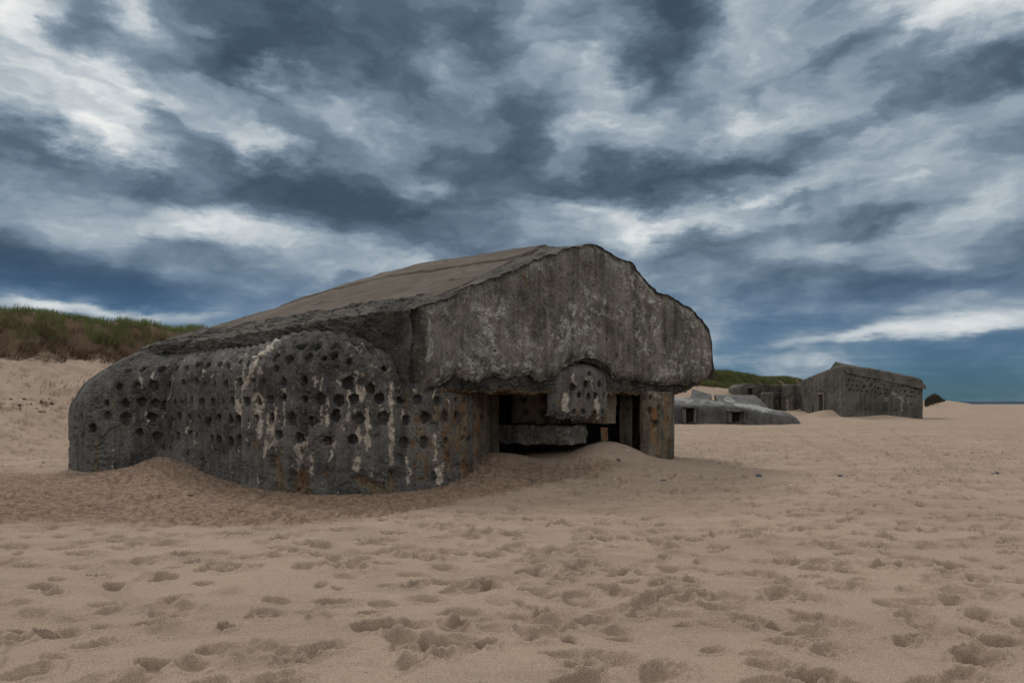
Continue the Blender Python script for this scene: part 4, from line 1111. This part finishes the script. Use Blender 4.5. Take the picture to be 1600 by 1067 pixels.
# raised roof blocks behind
loft('roof', [[W(1122, 632, 58), W(1118, 619, 60), W(1116, 616.5, 63), W(1118, 640, 64)], [W(1150, 633, 57.5), W(1150, 620, 59.5), W(1152, 617, 63), W(1152, 640, 64)],
              [W(1190, 634, 57.5), W(1185, 621, 59.5), W(1178, 617, 63), W(1178, 640, 64)], [W(1202, 642, 58), W(1197, 633, 60), W(1190, 627, 62), W(1180, 640, 64)]], M_FARL, lb, 12, .05, 31, [[(1135,622,1145,628,5,4,.7),(1185,620,1196,632,2,2,.8)], None, None])
slab('tilted_slab', [W(1082, 608, 66), W(1112, 616, 64), W(1108, 630, 60), W(1078, 622, 62)], .35, M_FARL, lb, 30, .05, 5)
for (pa, pb, ya, y0, ph) in [(1070, 1089, 635, 51.5, 1078), (1142, 1166, 641, 50.6, 1152)]:
    a0, b0 = W(pa, 0, y0), W(pb, 0, y0)
    def bx_(n_, p0, p1, r0, r1, yy0, yy1, mt, par, amp=.012):
        A_, B_ = W(p0, r1, yy0), W(p1, r0, yy0)
        return prism(n_, [[A_[0], yy0], [B_[0], yy0], [B_[0], yy1], [A_[0], yy1]], A_[2], B_[2], mt, par, .08, amp, bottom=True)
    emb = bx_('embrasure', pa + 2, pb - 4, ya + 4, 657, y0 - .22, y0 + .3, M_VOID, lb)  # solid block, the opening's inner shade painted on it
    bx_('hood', pa - 1, pb - 1, ya - 1, ya + 2.4, y0 - .75, y0 + .2, M_FARL, emb, .03)
    bx_('jamb', pa - 1, pa + 2, ya + 2.8, 661, y0 - .55, y0 + .2, M_FARL, emb, .02)
    bx_('jamb', pb - 4, pb - 1, ya + 2.8, 661, y0 - .55, y0 + .2, M_FARL, emb, .02)
adopt(lb)

# small bunker set in the dune foot, and the ruined wall between
db = root('bunker', (28.5, 86, 1), 'small far bunker at the dune foot with an arched front and one dark square window', 'bunker', 'concrete bunkers on the beach')
Dq = 86.0
arch_pts = [W(1158, 645, Dq)[[0, 2]], W(1158, 606, Dq)[[0, 2]]] + [W(1170 - 12 * math.cos(R(a)), 606 - 6.5 * math.sin(R(a)), Dq)[[0, 2]] for a in range(15, 91, 15)] + [W(1190, 600, Dq)[[0, 2]], W(1193, 602, Dq)[[0, 2]], W(1193, 645, Dq)[[0, 2]]]
secs = [[[p[0] * k_ + (1 - k_) * 30.2, yy, p[1] * 1.0 - dz] for p in arch_pts] for (yy, k_, dz) in [(Dq - .0, 1, 0), (Dq + 5, 1, 0)]]
loft('wall', secs, M_FAR, db, 30, .05, 33)
fr_pts = resample(arch_pts, .08); cxy = np.array([30.2, 2.0])
rings = np.stack([fr_pts + (cxy - fr_pts) * k_ for k_ in np.linspace(0, 1, 30)])
Gf = np.stack([rings[..., 0], np.full(rings.shape[:2], Dq - .02) , rings[..., 1]], -1); Gf = Gf + vnoise(Gf, 2, .05, 3, 3)
grid_mesh('front_face', Gf, M_FAR, db, {'stain_shade': np.zeros(Gf.shape)})
bw = prism('window', [xy(1168.5, Dq - .12), xy(1175.5, Dq - .12), xy(1175.5, Dq + .3), xy(1168.5, Dq + .3)], W(0, 615, Dq)[2], W(0, 607, Dq)[2], M_VOID, db, .1, .01, bottom=True)  # dark block, shade behind the window given as colour
prism('window_frame', [xy(1166.5, Dq - .2), xy(1168.3, Dq - .2), xy(1168.3, Dq + .2), xy(1166.5, Dq + .2)], W(0, 616, Dq)[2], W(0, 605.5, Dq)[2], M_FARL, bw, .1, .02, bottom=True)
prism('window_frame', [xy(1166.5, Dq - .2), xy(1177.5, Dq - .2), xy(1177.5, Dq + .2), xy(1166.5, Dq + .2)], W(0, 606.5, Dq)[2], W(0, 604.5, Dq)[2], M_FARL, bw, .1, .02, bottom=True)
adopt(db)
rb = root('bunker', (32, 82, 0), 'far ruined grey bunker with streaked wall, directly left of the tall pitted one', 'bunker', 'concrete bunkers on the beach')
r_st = [[(1230,625,1232,640,3,3,.7),(1215,620,1216,640,2,2,.5),(1240,612,1242,622,4,3,.4),(1205,618,1206,640,2,2,.4)], [(1219,632,1218,640,2,2,.9),(1238,634,1240,641,3,3,.8),(1208,618,1208,630,3,3,.5)], [(1195,606,1220,612,5,5,.5),(1225,620,1226,640,2,2,.5),(1211,622,1211,640,2,2,.5)]]
prism('lower_wall', [xy(1189, 82), xy(1208, 80.5), xy(1222, 81.5), xy(1222, 86), xy(1189, 86)], -.3, W(0, 613, 81)[2], M_FAR, rb, .09, .10, stains=r_st, seed=41, bev=.15)
prism('upper_wall', [xy(1191, 84), xy(1221, 83.6), xy(1221, 87), xy(1191, 87)], 2.4, W(0, 601, 84)[2], M_FAR, rb, .1, .08, stains=r_st, seed=42)
prism('end_wall', [xy(1221.5, 80), xy(1240, 79), xy(1253, 81), xy(1252, 86), xy(1223, 86)], -.3, W(0, 600.5, 80)[2], M_FAR, rb, .09, .08, stains=r_st, seed=43, bev=.2)
adopt(rb)

# ------------------------------------------------------------------ stones, shells, wrack
def stone(name, px, py, w_px, mat, label, cat, flat=.55, seed=0, grp=None):
    c = (px - 800) / F
    ys = np.linspace(4, 60, 4000); zs = ground_z(c * ys, ys); pr = HOR - F * (zs - H) / ys
    k_ = np.where(pr <= py)[0]; yv = ys[k_[0]] if len(k_) else 20
    r_ = w_px / F * yv / 2
    th = np.linspace(0, math.pi, 12)[:, None]; ph = np.linspace(0, 2 * math.pi, 18, endpoint=False)[None]
    S3 = np.stack([np.sin(th) * np.cos(ph), np.sin(th) * np.sin(ph) * .75, np.cos(th) * flat * np.ones_like(ph)], -1)
    S3 = S3 * (1 + .28 * fbm3(S3 + seed * 7.7, 1.3, 3)[..., None]) * r_
    a_ = seed * 1.7; S3 = S3 @ np.array([[math.cos(a_), -math.sin(a_), 0], [math.sin(a_), math.cos(a_), 0], [0, 0, 1]]).T
    o = grid_mesh(name, S3[::-1], mat, wrap=True)
    o.location = (c * yv, yv, float(ground_z(np.array([c * yv]), np.array([yv]))[0]) + r_ * flat * .35)
    return tag(o, label, cat, grp)
G1 = 'small stones and shells on the sand'
stone('stone', 833, 751, 9, M_STONEG, 'small blue grey stone below the middle of the gun slit', 'stone', .5, 1, G1)
stone('stone', 1037, 751, 11, M_STONEG, 'flat blue grey stone in front of the corner pillar', 'stone', .3, 2, G1)
stone('stone', 1186, 744, 11, M_STONEG, 'largest blue grey stone on the open sand right of the bunker', 'stone', .55, 3, G1)
stone('stone', 1313, 744, 8, M_STONEG, 'blue grey stone on open sand below the distant tall bunker', 'stone', .5, 4, G1)
stone('stone', 1558, 740, 7, M_STONEG, 'blue grey stone nearest the right edge of the photo', 'stone', .5, 5, G1)
stone('stone', 966, 720, 9, M_STONEB, 'brown stone on the sand heap before the gun slit', 'stone', .6, 6, G1)
stone('shell', 981, 705, 7, M_SHELL, 'white shell near the top of the sand heap in the gun slit', 'shell', .4, 7, G1)
stone('shell', 1018, 726, 4, M_SHELL, 'tiny white shell at the foot of the corner pillar', 'shell', .5, 8, G1)
stone('shell', 960, 750, 5, M_SHELL, 'small white shell left of the flat blue grey stone', 'shell', .4, 9, G1)
stone('shell', 1236, 759, 7, M_SHELL, 'pale shell on open sand between two blue grey stones', 'shell', .35, 10, G1)
stone('stone', 296, 774, 12, M_STONEB, 'pale brown flat stone in the dark hollow left of the bunker nose', 'stone', .3, 11, G1)
stone('shell', 526, 805, 4, M_SHELL, 'tiny white shell in the dark sand below the bunker nose', 'shell', .5, 12, G1)
# scattered wrack on the left slope
n = 260
q = r.uniform(8, 28, n); s = -8.2 + r.normal(0, .5, n); x, y = along(q, s); z = ground_z(x, y)
Vs, Fs = [], []
for i in range(n):
    l_ = r.uniform(.04, .16); a_ = r.uniform(-.6, .6); h_ = l_ * .35
    c_ = np.array([x[i], y[i], z[i] + h_ * .3]); d_ = np.array([math.cos(a_), math.sin(a_), 0]) * l_; e_ = np.array([-math.sin(a_), math.cos(a_), 0]) * l_ * .4
    b_ = len(Vs); Vs += [c_ - d_, c_ - e_, c_ + d_, c_ + e_, c_ + [0, 0, h_], c_ - [0, 0, h_]]
    Fs += [[b_, b_ + 1, b_ + 4], [b_ + 1, b_ + 2, b_ + 4], [b_ + 2, b_ + 3, b_ + 4], [b_ + 3, b_, b_ + 4]]
wr = raw_mesh('seaweed_wrack', np.array(Vs), np.array(Fs), M_WRACK, smooth=False)
tag(wr, 'line of dark dried seaweed scraps on the slope below the left dune', 'seaweed', None, 'stuff')
